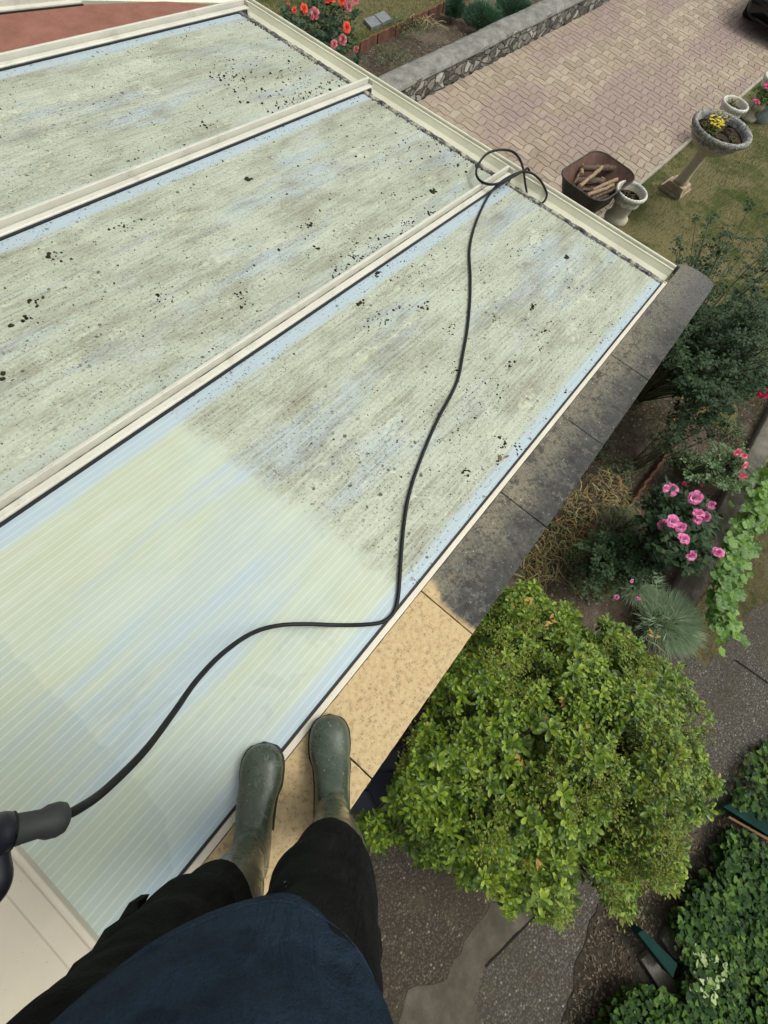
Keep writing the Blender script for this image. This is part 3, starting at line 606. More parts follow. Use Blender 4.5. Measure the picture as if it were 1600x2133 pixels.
# trousers
def leg(b,sgn,f0,zc,hem):
    pts=[(zc-.012,.0,.056,.060,0),(zc,.0,.068,.076,.0),(zc+.03,.003,.072,.08,0),(zc+.055,.006,.074,.082,0),(.50,.014,.074,.084,0),(.58,.012,.076,.088,0),(.66,.006,.081,.095,0),(.74,.0,.088,.104,0),(.82,-.01,.098,.114,0),(.88,-.02,.098,.12,0)]
    rings=[]
    P2=[]
    for (a,c) in zip(pts,pts[1:]):
        for k in range(5): t=k/5; P2.append(tuple(x+(y-x)*t for x,y in zip(a,c)))
    P2.append(pts[-1])
    for z,fo,ra,rb,_ in P2:
        t=min(1,max(0,(z-.35)/.5)); fc=f0*(1-t)-.02*t; c=Bp(fc+fo,sgn*(.095-.004*t)+LX*max(0,min(1,(z-.33)/.45)),z)
        o=[]
        for k,p in enumerate(ring(c,RG,F,ra,rb,48)):
            side=max(0,(p-c).normalized().dot(RG)); out_lift=(.12 if sgn>0 else .0)*side**1.5*max(0,1-(z-zc)/.17)
            nrm=(p-c).normalized(); droop=hem*max(0,1-(z-zc)/.05) if z<zc+.05 else 0
            zq=mnoise.noise(Vector((p.x*14,p.y*14,sgn)))*.022*max(0,1-(z-zc)/.07)
            # folds across the shin and the knee
            fold=.0065*math.sin((z*62)+3*mnoise.noise(p*6))*max(0,1-abs(z-.5)/.2)
            o.append(p+nrm*(wrinkle(p,.010,8,sgn*5)+fold)+ZZ*(droop+zq+out_lift))
        rings.append(o)
    b.loft(rings)
b=MB(); leg(b,1,.03,.40,0); leg(b,-1,-.03,.42,0)
hp_=[(.80,.10,.10,.10),(.86,.185,.115,.125),(.93,.185,.12,.13),(1.0,.175,.115,.12),(1.05,.165,.11,.11)]
b.loft([ring(Bp(-.02,LX,z),RG,F,ra,rb,48,2.4,rb2) for z,ra,rb,rb2 in hp_])
tr=b.build('trousers',M_trou,person); md=tr.modifiers.new('r','REMESH'); md.mode='VOXEL'; md.voxel_size=.0055; md.use_smooth_shade=True; s=tr.modifiers.new('s','SMOOTH'); s.iterations=3
# pocket flaps and a pale thread
def pocket(sgn,z0,z1,f0,r0):
    b=MB(); n=8; rings=[]
    for i in range(n+1):
        z=z0+(z1-z0)*i/n; o=[]
        for k in range(7):
            a=-.75+1.5*k/6; p=Bp(f0+.095*math.sin(a),r0+sgn*.088*math.cos(a)+sgn*(.012+.006*math.sin(i*2.1+k)),z); o.append(p)
        rings.append(o)
    q=[ [p for p in r]+[p-RG*sgn*.012 for p in reversed(r)] for r in rings]
    b.loft(q); o=b.build('cargo_pocket',M_trou,tr); return o
pocket(1,.47,.60,-.01,.052); pocket(-1,.50,.70,-.02,-.118)
b=MB(); b.leaf(Bp(.085,-.012,.57),RG+ZZ*.3,F,.012,.004); b.build('lint',plain('pale_green_lint',(.35,.55,.3),.8,.1),tr)
# fleece
tb=[(.715,.156,.136,.13,-.03),(.722,.161,.142,.14,-.03),(.76,.164,.147,.145,-.032),(.85,.170,.150,.14,-.034),(.95,.176,.146,.13,-.034),(1.05,.186,.138,.12,-.03),(1.17,.192,.125,.115,-.03),(1.28,.20,.115,.11,-.035),(1.36,.205,.10,.10,-.04),(1.42,.19,.085,.085,-.045),(1.455,.13,.07,.075,-.045),(1.475,.075,.062,.065,-.04),(1.52,.062,.06,.06,-.03)]
P2=[]
for a,c in zip(tb,tb[1:]):
    for k in range(4): t=k/4; P2.append(tuple(x+(y-x)*t for x,y in zip(a,c)))
P2.append(tb[-1])
b=MB(); rings=[]
for z,ra,rb,rb2,fc in P2:
    c=Bp(fc,LX+.02*max(0,min(1,(1.1-z)/.3)),z); o=[]
    for p in ring(c,RG,F,ra,rb,72,2.3,rb2):
        nn=(p-c).normalized(); r_=(p-c).dot(RG); f_=(p-c).dot(F)
        lift=0
        if z<.9: lift=.13*max(0,min(1,(.05-r_)/.19))+.06*max(0,(abs(r_)-.02)/.18)**1.6*(.9-z)/.16*0.35*max(0,min(1,(f_+.07)/.1))
        wr=wrinkle(p,.006,7,3)*min(1,(z-.70)/.06)+.010*min(1,max(0,z-.74)/.05)*math.sin(30*r_-26*z+5*mnoise.noise(p*4))*max(0,1-(z-.74)/.5)*max(0,mnoise.noise(p*5+ZZ*9)+.35)
        o.append(p+nn*wr+ZZ*(lift+(.006*mnoise.noise(p*18) if z<.76 else 0)))
    rings.append(o)
b.loft(rings)
# sleeves
def sleeve(b,P,r):
    Q=smooth(P,8); n=len(Q); b.tube([Q[i]+Vector((wrinkle(Q[i],.006,12),wrinkle(Q[i],.006,12,5),0)) for i in range(n)],[r[0]+(r[-1]-r[0])*i/(n-1)+.003*math.sin(i*1.3) for i in range(n)],20)
SHL,SHR=Bp(-.04,-.175+LX,1.39),Bp(-.04,.175+LX,1.39)
ELL,ELR=Bp(-.07,-.29,1.10),Bp(.02,.31,1.13)
HL=Bp(.13,-.335,.83); HRt=CAM+Vector((-.355,-.15,.92))*.07-F*.085+RG*.075
sleeve(b,[SHL,SHL.lerp(ELL,.5),ELL,ELL.lerp(HL,.55),ELL.lerp(HL,.86)],[.068,.042])
sleeve(b,[SHR,SHR.lerp(ELR,.5),ELR,ELR.lerp(HRt,.5),ELR.lerp(HRt,.86)],[.068,.042])
fl=b.build('fleece',M_fleece,person); md=fl.modifiers.new('r','REMESH'); md.mode='VOXEL'; md.voxel_size=.0055; md.use_smooth_shade=True; s=fl.modifiers.new('s','SMOOTH'); s.iterations=3
# stitched hem band
b=MB(); 
for ri in (1,7):
    hr=rings[ri]; c=sum(hr,Vector())/len(hr); b.tube([p+(p-c).normalized()*(-.0002) for p in hr+hr[:1]],.0017 if ri==7 else .003,5)
b.build('hem_stitching',M_fleece,fl)
# head, neck, hands: one continuous skinned body
verts=[];edges=[];rad=[]
def V_(p,r,parent=None):
    verts.append(tuple(p));rad.append(r)
    if parent is not None: edges.append((parent,len(verts)-1))
    return len(verts)-1
pel=V_(Bp(-.03,LX,.93),.09); sp1=V_(Bp(-.03,LX,1.1),.1,pel); ch=V_(Bp(-.035,LX,1.28),.11,sp1); nk=V_(Bp(-.03,LX,1.45),.055,ch); nk2=V_(Bp(-.005,LX,1.53),.052,nk)
hd=V_(Bp(.025,LX,1.60),.082,nk2); hd2=V_(Bp(.035,LX,1.665),.084,hd); V_(Bp(.02,LX,1.72),.06,hd2)
for s_ in (-1,1):
    h_=V_(Bp(-.02,s_*.09+LX,.86),.075,pel); k_=V_(Bp(0,s_*.092+LX*.4,.5),.052,h_); a_=V_(Bp(.03*s_,s_*.095,.1),.036,k_); V_(Bp(.03*s_+.13,s_*.095,.035),.022,a_)
def arm(sh,el,ha,fdir,curl):
    s_=V_(sh-ZZ*.01,.05,ch); u_=V_(sh.lerp(el,.5),.044,s_); e_=V_(el,.037,u_); w_=V_(el.lerp(ha,.86),.026,e_); p0=V_(ha,.026,w_)
    ax=(ha-el).normalized(); side=ax.cross(curl).normalized()
    pm=V_(ha+ax*.045,.024,p0)
    for i,(o_,L_) in enumerate(((-.03,.9),(-.010,1),(.010,.95),(.03,.78))):
        q=V_(ha+ax*.075+side*o_,.0095,pm); q2=V_(verts[q]+Vector((0,0,0)) if 0 else Vector(verts[q])+(ax*.8+curl*.6).normalized()*.032*L_,.0085,q)
        q3=V_(Vector(verts[q2])+(ax*.1+curl).normalized()*.026*L_,.0078,q2); V_(Vector(verts[q3])+(curl*.4-ax).normalized()*.02*L_,.007,q3)
    t=V_(ha+ax*.03-side*.036+curl*.012,.011,p0); t2=V_(Vector(verts[t])+(ax*.6+curl*.8-side*.1).normalized()*.032,.0095,t); V_(Vector(verts[t2])+(ax*.5+curl*.4+side*.6).normalized()*.026,.008,t2)
arm(SHL,ELL,HL,None,RG*.8+F*.2); arm(SHR,ELR,HRt,None,-RG*.9+ZZ*.1)
me=bpy.data.meshes.new('body'); me.from_pydata(verts,edges,[]); body=bpy.data.objects.new('body',me); COL.objects.link(body); par(body,person); me.materials.append(M_skin)
sk=body.modifiers.new('skin','SKIN'); sk.use_smooth_shade=True
for i,r in enumerate(rad): me.skin_vertices[0].data[i].radius=(r,r)
me.skin_vertices[0].data[0].use_root=True
sb=body.modifiers.new('sub','SUBSURF'); sb.levels=1; sb.render_levels=1
# face + hair
hc=Bp(.035,LX,1.64)
b=MB(); b.loft([ring(hc+F*(-.012)+ZZ*z,RG,F,.088*q,.096*q,24) for z,q in ((-.05,.72),(-.02,.96),(.02,1.04),(.06,1.0),(.09,.8),(.108,.45),(.114,.1))]); 
hb=b.build('hair',M_hair,person); 
b=MB(); b.loft([ring(hc+F*(.078+.012*(1-abs(t)))+ZZ*(-.03+.025*t),RG,ZZ,.011*(1.1-abs(t)*.5),.006,10) for t in (-1,-.5,0,.5,1)]); b.build('nose',M_skin,person)
M_eye=plain('eye',(.5,.5,.48),.2,.5)
for s_ in (-1,1):
    b=MB(); b.lathe([(.001,-.012),(.008,-.009),(.012,0),(.008,.009),(.001,.012)],hc+F*.072+RG*s_*.031+ZZ*.0,12); b.build('eye',M_eye,person)
    b=MB(); b.lathe([(.004,-.03),(.012,-.02),(.014,0),(.012,.02),(.004,.03)],hc+RG*s_*.088-ZZ*.02,10); b.build('ear',M_skin,person)
b=MB(); b.tube([hc+F*.078+RG*x+ZZ*(-.062-.0*x) for x in (-.02,-.01,0,.01,.02)],.004,6); b.build('mouth',plain('lips',(.35,.14,.11),.5,.3),person)
# ------------------------------------------------------------------ pressure washer gun held at the left edge
M_grey=plain('grey_soft_grip_rubber',(.034,.038,.036),.6,.3,.15,25,.2); M_blk=plain('black_gun_plastic',(.010,.012,.018),.45,.4,.2,20,.1)
P1=at(133,1703,.655);P0=at(24,1731,.695);Pm=at(-120,1752,.75); gd=(P0-P1).normalized()
gun=empty('spray_gun',P0,'black pressure washer gun with a grey hose sleeve at the left edge','spray gun')
L=(P1-P0).length
b=MB(); b.tube([P1-gd*.004,P1+gd*0,P1+gd*.008,P1+gd*.018,P1+gd*.026,P1+gd*.05,P1+gd*.09,P0],[.011,.017,.0195,.019,.0155,.017,.0195,.0205],20); b.build('hose_sleeve',M_grey,gun)
b=MB(); b.tube([P0-gd*.001,P0+gd*.004,P0+gd*.01,P0+gd*.05,P0.lerp(Pm,.8),Pm],[.018,.021,.0225,.0225,.022,.022],20)
Q=[at(-8,1740,.69),at(-12,1785,.69),at(-6,1835,.69),at(-26,1870,.69),at(-70,1890,.69)]
b.tube(smooth(Q,5),.0145,12)
b.build('gun_body',M_blk,gun)
# barrel and lance pointing away over the house sill, out of the picture
b=MB(); b.tube([Pm,Pm+gd*.1+ZZ*.03,Pm+gd*.6+ZZ*.05],[.02,.012,.009],12); b.build('lance',M_blk,gun)
# ------------------------------------------------------------------ wheelbarrow with logs
def rrect(cx,cy,lx,ly,r,z,ax,n=6):
    ay=Vector((-ax.y,ax.x,0)); o=[]
    for (sx,sy,a0) in ((1,1,0),(-1,1,90),(-1,-1,180),(1,-1,270)):
        for k in range(n+1):
            a=R_(a0+90*k/n); p=Vector((cx,cy,z))+ax*(sx*(lx/2-r)+r*math.cos(a))+ay*(sy*(ly/2-r)+r*math.sin(a)); o.append(p)
    return o
bc=at(1247,365,-1.62); bax=(at(1300,320,-1.62)-at(1200,385,-1.62)); bax.z=0; bax.normalize(); bay=Vector((-bax.y,bax.x,0))
bx,by=bc.x,bc.y
wbar=empty('wheelbarrow',(bx,by,GZ+.02),'rusty brown wheelbarrow with a green rim, loaded with cut logs','wheelbarrow')
m=Mat('rusty_tray',.7,.3,.1); n=m.noise(7,6,.7); n2=m.noise(4,2); n3=m.noise(50,3)
k=m.ramp(n,[(.3,(.085,.045,.035)),(.6,(.15,.08,.06)),(.75,(.2,.13,.1))]); k=m.mix(n2.ss(.64,.7)*.7,k,(.045,.09,.075)); k=m.mix(n3.ss(.6,.75)*.4,k,(.05,.03,.025)); m.col(k); M_rust=m.m
M_bgreen=plain('dark_green_barrow_paint',(.036,.038,.030),.5,.4,.3,20)
b=MB(); zt_=-1.62
outr=[rrect(bx,by,.86,.62,.17,zt_,bax),rrect(bx-.02,by,.72,.52,.15,zt_-.14,bax),rrect(bx-.05,by,.5,.4,.11,zt_-.28,bax)]
inn=[[p+Vector((0,0,.004)) for p in rrect(bx-.05,by,.48,.38,.1,zt_-.275,bax)],rrect(bx-.02,by,.70,.50,.14,zt_-.14,bax),rrect(bx,by,.845,.605,.165,zt_,bax)]
b.loft(outr,1,True,False,True); b.loft([outr[2],outr[2]],1,True,True,False) if 0 else None; b.loft(inn,0,True,False,True); o_=len(b.v); b.add(outr[2],[tuple(range(len(outr[2])))],1); b.add(inn[0],[tuple(range(len(inn[0])))],0); b.build('tray',[M_rust,M_bgreen],wbar)
b=MB(); q=rrect(bx,by,.865,.625,.17,zt_,bax); b.tube(q+q[:1],.010,8,0,False); b.build('tray_rim',plain('worn_rim_paint',(.05,.045,.038),.7,.3,.4,12),wbar)
for s_ in (1,-1):
    b=MB(); p=Vector((bx,by,0))+bay*.2*s_
    b.tube([p+bax*.75+bay*-.12*s_+ZZ*(GZ+.22),p+bax*.25+ZZ*(GZ+.29),p-bax*.3+ZZ*(GZ+.32),p-bax*.62+bay*.06*s_+ZZ*(GZ+.50),p-bax*.78+bay*.07*s_+ZZ*(GZ+.52)],.016,8); b.build('handle',M_bgreen,wbar)
    b=MB(); b.tube([p-bax*.1+ZZ*(GZ+.31),p-bax*.22+ZZ*(GZ+.04),p-bax*.34+ZZ*(GZ+.04),p-bax*.32+ZZ*(GZ+.32)],.012,8); b.build('leg',M_bgreen,wbar)
b=MB(); wc=Vector((bx,by,GZ+.20))+bax*.62
b.tube([wc+(bax*math.cos(t)+ZZ*math.sin(t))*.15 for t in [i*math.pi/12 for i in range(25)]],.036,10,0,False); wh=b.build('wheel',plain('tyre_rubber',(.02,.02,.02),.8,.2),wbar)
b=MB(); b.tube([wc-bay*.03,wc+bay*.03],[.115,.115],20); b.build('rim',M_bgreen,wh)
m=Mat('cut_log_bark',.9,.1); n=m.noise(25,5,.7); m.col(m.ramp(n,[(.3,(.06,.04,.03)),(.55,(.14,.10,.072)),(.75,(.22,.165,.12))])); m.bump(n,.8,.01); M_bark=m.m
M_wood=plain('sawn_wood_face',(.5,.36,.21),.8,.1,.25,30); M_dry=plain('barkless_dry_branch',(.27,.19,.125),.8,.15,.3,25,.3)
labs=['thick grey log with a pale sawn end, at the back of the wheelbarrow load','pale barkless branch lying across the other logs, pointing up','short brown log under the crossing pale branch','pale bent branch on the right of the wheelbarrow load','thin dark branch at the lower left of the wheelbarrow load','long knobbly pale branch at the front of the load','grey branch alongside the front rim of the barrow','stout dark log at the lower right of the load','short stub standing between the middle logs','reddish stick at the left edge of the load','thin brown stick deep in the barrow','stubby pale log end on the left of the load']
LG=[((1213,350),(1285,352),.032,-1.68,0),((1208,388),(1254,348),.021,-1.62,1),((1200,378),(1260,378),.038,-1.74,0),((1235,395),(1286,374),.019,-1.66,1),((1205,397),(1243,392),.018,-1.70,0),((1223,408),(1278,385),.021,-1.69,1),((1232,415),(1282,392),.016,-1.72,0),((1250,417),(1280,398),.034,-1.80,0),((1255,370),(1260,392),.018,-1.75,1),((1196,380),(1207,362),.015,-1.66,0),((1222,425),(1262,408),.013,-1.76,0),((1212,345),(1212,362),.024,-1.70,1)]
for i,(a,c,r,z,dry) in enumerate(LG):
    a=at(*a,z);c=at(*c,z); dv=(c-a); n=7; rr=random.Random(i)
    pts=[a+dv*t/n+Vector((rr.uniform(-1,1),rr.uniform(-1,1),rr.uniform(-1,1)))*.007 for t in range(n+1)]
    b=MB(); b.tube(pts,[r*rr.uniform(.9,1.1) for _ in pts],12,0,False); 
    for e,s_ in ((0,-1),(n,1)):
        d=dv.normalized()*s_; u_=d.cross(ZZ).normalized(); v_=u_.cross(d)
        b.add([pts[e]+d*.002]+[pts[e]+(u_*math.cos(t)+v_*math.sin(t))*r for t in [k*math.pi/6 for k in range(12)]],[(0,k+1,(k+1)%12+1) for k in range(12)],1)
    if i in (0,2,5):
        q=pts[3]; b.tube([q,q+Vector((.02,.03,.035))],[.012,.009],8)
    tag(b.build('log',[M_dry if dry else M_bark,M_wood]),labs[i],'log','cut logs and branches in the wheelbarrow')
# ------------------------------------------------------------------ urns
m=Mat('cast_stone_urn',.9,.15); n=m.noise(9,6,.7); n2=m.noise(70,4,.7); _,_,zz=m.xyz()
k=m.ramp(n,[(.3,(.4,.365,.28)),(.7,(.54,.5,.395))]); k=m.mix(n2.ss(.5,.75)*.4,k,(.2,.17,.12)); m.col(k); m.bump(n2,.4,.005); M_urn=m.m
m=Mat('lichen_grey_rim',.95,.1); n=m.noise(16,6,.75); n2=m.noise(60,3); k=m.ramp(n*.6+n2*.4,[(.38,(.08,.078,.075)),(.5,(.22,.215,.2)),(.62,(.48,.47,.43))]); m.col(k); m.bump(n2,.8,.008); M_rim=m.m
m=Mat('whitened_urn_stone',.95,.1); n=m.noise(16,6,.75); n2=m.noise(60,3); k=m.ramp(n*.6+n2*.4,[(.34,(.2,.19,.17)),(.44,(.48,.46,.4)),(.56,(.7,.69,.62))]); m.col(k); m.bump(n2,.8,.008); M_rimw=m.m
m=Mat('ochre_base_stone',.9,.1); n=m.noise(18,6,.75); k=m.ramp(n,[(.35,(.2,.15,.1)),(.6,(.42,.33,.24))]); m.col(k); m.bump(n,.6,.01); M_base=m.m
M_potsoil=plain('potting_soil',(.05,.036,.025),.95,.05,.5,30,1,0,50)
def rope(amp,n=26): return lambda a,k: amp*math.sin(a*n+k*1.2)
def urn(root,c,R,zb,zr,prof,rimr,matb,matr,soilr,ropeamp=.02):
    b=MB(); b.lathe([(r*R,zb+(zr-zb)*z) for r,z in prof],(c.x,c.y,0),56); bo=b.build('bowl',matb,root)
    b=MB(); rings=[(R*.90,zr-.035),(R*1.0,zr-.03),(R*1.045,zr-.008),(R*1.03,zr+.014),(R*.96,zr+.022),(R*.89,zr+.012),(R*.865,zr-.02),(R*.86,zr-.10)]
    b.lathe(rings,(c.x,c.y,0),104,0,None,lambda a,k:(ropeamp*math.sin(a*30+k*1.0) if 0<k<6 else 0)); b.build('rim',matr,root)
    b=MB(); n=28; z=zr-.055
    rings=[[Vector((c.x+R*.87*q*math.cos(2*math.pi*k/n),c.y+R*.87*q*math.sin(2*math.pi*k/n),z+.012*mnoise.noise((q*3*math.cos(k),q*3*math.sin(k),R*9))-.0*q)) for k in range(n)] for q in (1,.8,.6,.4,.2,.03)]
    b.loft(rings); b.build('soil',M_potsoil,root)
    return bo
# big pedestal urn: leaning slightly outward like in the place
uc=at(1408,398,GZ); ut=at(1508,262,-1.2)
big=empty('pedestal_urn',(uc.x,uc.y,GZ),'large cream stone urn on a tall square pedestal, planted with yellow flowers','urn')
tp=at(1505,268,-1.25); bx2=at(1404,396,GZ); tiltv=(tp-bx2)
cc=Vector((bx2.x,bx2.y,0))
def sh(z): t=(z-GZ)/(-1.25-GZ); return Vector((bx2.x+(tp.x-bx2.x)*t,bx2.y+(tp.y-bx2.y)*t,0))
b=MB(); q=(at(1412,425,GZ)-at(1372,397,GZ)); q.z=0; q.normalize(); qy=Vector((-q.y,q.x,0))
def sq(c,h,z,r=.0): return [c+q*sx*h+qy*sy*h+ZZ*z for sx,sy in ((-1,-1),(1,-1),(1,1),(-1,1))]
b.loft([sq(sh(GZ),.165,GZ-.02),sq(sh(GZ),.165,GZ+.05)],0,True,True,False)
b.loft([sq(sh(GZ+.05),.15,GZ+.05),sq(sh(GZ+.15),.115,GZ+.15)],0,True,True,False)
pb=b.build('pedestal_base',M_base,big); bevel(pb,.006,2)
b=MB(); rings=[]
for z,h in ((GZ+.15,.085),(GZ+.2,.075),(GZ+.35,.066),(GZ+.5,.062),(GZ+.62,.07),(GZ+.66,.085)): 
    c=sh(z); rings.append([c+(q*math.copysign(abs(math.cos(t))**.5,math.cos(t))+qy*math.copysign(abs(math.sin(t))**.5,math.sin(t)))*h+ZZ*z for t in [k*math.pi/14 for k in range(28)]])
b.loft(rings); b.build('pedestal',M_urn,big)
R=.345; zr=-1.25
b=MB(); rings=[]
for r,z in ((.09,-1.56),(.12,-1.545),(.16,-1.52),(.21,-1.48),(.265,-1.42),(.31,-1.35),(.325,-1.31),(.335,-1.27),(.33,-1.255)):
    c=sh(z); rings.append([c+Vector((r*math.cos(t),r*math.sin(t),z)) for t in [k*2*math.pi/56 for k in range(56)]])
b.loft(rings,0,True,False); bo=b.build('bowl',M_urn,big)
b=MB(); n=14
for k in range(n):   # raised swags under the rim
    t0=2*math.pi*k/n; pts=[]
    for i in range(7):
        t=t0+2*math.pi/n*i/6; z=-1.355-.028*math.sin(math.pi*i/6); c=sh(z); r=.308+.004+( -1.355-z)*-.9; pts.append(c+Vector((r*math.cos(t),r*math.sin(t),z)))
    b.tube(pts,.0055,6)
b.build('relief',M_urn,bo)
c=sh(zr); b=MB(); b.lathe([(R*.9,zr-.04),(R*1.0,zr-.035),(R*1.045,zr-.01),(R*1.03,zr+.016),(R*.96,zr+.024),(R*.88,zr+.012),(R*.85,zr-.02),(R*.84,zr-.10)],(c.x,c.y,0),120,0,None,lambda a,k:(.014*math.sin(a*34+k*1.1) if 0<k<6 else 0)); b.build('rim',M_rim,big)
b=MB(); n=28; z=zr-.05; b.loft([[Vector((c.x+R*.86*qq*math.cos(2*math.pi*k/n),c.y+R*.86*qq*math.sin(2*math.pi*k/n),z+.016*mnoise.noise((qq*3*math.cos(k*.22),qq*3*math.sin(k*.22),2)))) for k in range(n)] for qq in (1,.8,.6,.4,.2,.03)]); b.build('soil',M_potsoil,big)
# small urn by the gutter
sc_=at(1316,400,-1.70); sc_.z=0
small=empty('garden_urn',(sc_.x,sc_.y,GZ),'small whitish footed urn with bare soil, beside the wheelbarrow','urn','small footed stone urns')
urn(small,sc_,.185,GZ+.13,-1.70,[(.38,0),(.62,.04),(.78,.13),(.80,.22),(.62,.30),(.60,.36),(.62,.5),(.66,.7),(.74,.88),(.92,1.0)],.18,M_urn,M_rimw,.15,.022)
b=MB(); b.lathe([(.0,GZ-.01),(.13,GZ-.01),(.13,GZ+.035),(.11,GZ+.05),(.06,GZ+.075),(.05,GZ+.10),(.075,GZ+.14)],(sc_.x,sc_.y,0),32); b.build('foot',M_urn,small)
def dup(root,loc,label):
    r=root.copy(); COL.objects.link(r); r.location=loc; r['label']=label
    for ch in list(root.children):
        c=ch.copy(); COL.objects.link(c); c.parent=r; c.matrix_parent_inverse=ch.matrix_parent_inverse.copy()
        for g in list(ch.children): d=g.copy(); COL.objects.link(d); d.parent=c; d.matrix_parent_inverse=g.matrix_parent_inverse.copy()
    return r
u3=at(1532,217,-1.70); dup(small,(u3.x,u3.y,GZ),'small footed urn half hidden behind the large pedestal urn, planted with green')
u4=at(1618,165,-1.70); dup(small,(u4.x,u4.y,GZ),'pale urn cut off by the right edge of the photo, beside the pink flowers')
# ------------------------------------------------------------------ plants
L_yel=leafmat('yellow_flower',[(.6,.42,.02),(.75,.6,.05),(.7,.5,.03)],.6,.2); L_ygr=leafmat('wallflower_leaf',[(.05,.09,.02),(.12,.16,.03),(.2,.2,.05)])
L_pale=leafmat('withered_pale_petal',[(.35,.32,.14),(.5,.45,.25),(.25,.12,.06)],.8,.1)
def lvec(rr,up=.6):
    a=rr.uniform(0,6.28); e=rr.uniform(-.2,1)*up; return Vector((math.cos(a)*math.cos(e),math.sin(a)*math.cos(e),math.sin(e)+.15)).normalized()
def bloom(b,p,r,axis,rr,n=(3,5,6,7),mi=0,ci=None):
    axis=axis.normalized(); u_=axis.orthogonal().normalized(); v_=axis.cross(u_)
    for ri,k in enumerate(n):
        op=.25+.75*ri/(len(n)-1)    # opening
        for j in range(k):
            a=2*math.pi*(j+rr.uniform(-.2,.2))/k+ri*.7; d=u_*math.cos(a)+v_*math.sin(a); t_=axis.cross(d)
            L=r*(.42+.5*op)*rr.uniform(.9,1.1); W=r*(.5+.32*op)
            rows=[]
            for (s,wq) in ((0,.25),(.35,.8),(.7,1.0),(1.0,.62)):
                out=r*.08+L*math.sin(s*1.25*op)*1.0; hgt=L*math.cos(s*.95*op)*s*(1.05-.55*op)
                base=p+d*out+axis*(hgt-(.16*r*op if s>.9 else 0))
                rows.append([base-t_*W*.5*wq+axis*.10*r*wq*op,base+d*.06*r,base+t_*W*.5*wq+axis*.10*r*wq*op])
            vs=[q for row in rows for q in row]; o_=len(vs)
            b.add(vs,[(i*3+c_,i*3+c_+1,(i+1)*3+c_+1,(i+1)*3+c_) for i in range(3) for c_ in range(2)],(ci[ri] if ci else mi),True)
def tuft(name,c,rad,h,n,L,W,mats,label,cat,group=None,flower=0,fm=None,seed=1,up=.9,fL=.02):
    rr=random.Random(seed); root=empty(name,(c.x,c.y,c.z),label,cat,group)
    b=MB(); s=MB(); fl=MB()
    for _ in range(n):
        a=rr.uniform(0,6.28); r=rad*math.sqrt(rr.random()); p=c+Vector((r*math.cos(a),r*math.sin(a),h*rr.uniform(.1,1)*(1-.5*r/rad))); b.leaf(p,lvec(rr,up),ZZ+Vector((rr.uniform(-.5,.5),rr.uniform(-.5,.5),0)),L*rr.uniform(.6,1.2),W*rr.uniform(.7,1.2))
    for _ in range(max(6,n//14)):
        a=rr.uniform(0,6.28); r=rad*rr.random(); s.tube([c+Vector((r*.3*math.cos(a),r*.3*math.sin(a),-.01)),c+Vector((r*.7*math.cos(a),r*.7*math.sin(a),h*.5)),c+Vector((r*math.cos(a),r*math.sin(a),h*.85))],.0025,4)
    s.build('stems',M_stem,root); b.build('leaves',mats,root)
    if flower:
        for _ in range(flower):
            a=rr.uniform(0,6.28); r=rad*math.sqrt(rr.random())*.9; p=c+Vector((r*math.cos(a),r*math.sin(a),h*rr.uniform(.75,1.1)))
            if flower<10:
                q=MB(); bloom(q,p,fL,ZZ+Vector((rr.gauss(0,.3),rr.gauss(0,.3),0)),rr,(3,4,5)); q.build('flower',fm,root); continue
            for k in range(5): fl.leaf(p,Vector((math.cos(k*1.257),math.sin(k*1.257),.25)),ZZ,fL,fL*.8)
        if fl.v: fl.build('flowers',fm,root)
    return root
M_stem=plain('green_brown_stem',(.06,.06,.025),.8,.2,.3,20)
c=sh(zr); 
tuft('wallflower',c+Vector((-.09,.10,zr-.05))-ZZ*0,.11,.12,260,.03,.010,L_ygr,'bright yellow flowering plant at the near left of the large urn','flower plant',None,60,L_yel,1,.9,.015)
tuft('wallflower',c+Vector((.13,.10,zr-.05)),.12,.10,260,.028,.009,L_ygr,'fading pale flowering plant at the back of the large urn','flower plant',None,55,L_pale,2,.9,.013)
tuft('seedling',c+Vector((-.02,-.17,zr-.05)),.05,.06,60,.022,.008,L_ygr,'tiny green seedling near the front rim of the large urn','plant',None,0,None,3)
tuft('wallflower',Vector((u3.x-.04,u3.y+.05,-1.76)),.09,.12,170,.03,.012,L_ygr,'leafy green plant with brown tips in the urn behind the large urn','plant',None,16,L_pale,4,.9,.013)
pink=leafmat('pink_petal',[(.65,.04,.16),(.75,.08,.25)],.5,.3)
L_ger=leafmat('bright_green_leaf',[(.05,.14,.03),(.1,.22,.05),(.16,.28,.08)])
fp=at(1580,250,GZ)
tuft('geranium',at(1585,215,-1.95),.2,.25,240,.055,.04,L_ger,'leafy bright green plant with pink flowers behind the big urn','flower plant',None,0,None,5)
ger=[o for o in COL.objects if o.name=='geranium'][0]; rr=random.Random(3)
for x,y,z,r in ((1575,213,-1.66,.055),(1597,182,-1.62,.06),(1612,200,-1.66,.055)):
    q=MB(); bloom(q,at(x,y,z),r,ZZ,rr,(4,5,6)); q.build('flower',pink,ger); q=MB(); q.tube([at(x,y,z)-ZZ*.02,at(x,y,z)-ZZ*.25],.004,5); q.build('flower_stalk',M_stem,ger)
M_galv=plain('blue_white_plastic',(.33,.4,.45),.4,.4,.3,12)
pot=empty('plant_tub',(fp.x,fp.y,GZ),'blue and white tub under the pink flowered plant at the right edge','tub')
b=MB(); b.lathe([(0,GZ-.01),(.13,GZ),(.15,GZ+.12),(.17,GZ+.24),(.175,GZ+.25),(.165,GZ+.25),(.15,GZ+.2),(0,GZ+.19)],(fp.x,fp.y,0),32); b.build('tub_wall',M_galv,pot)
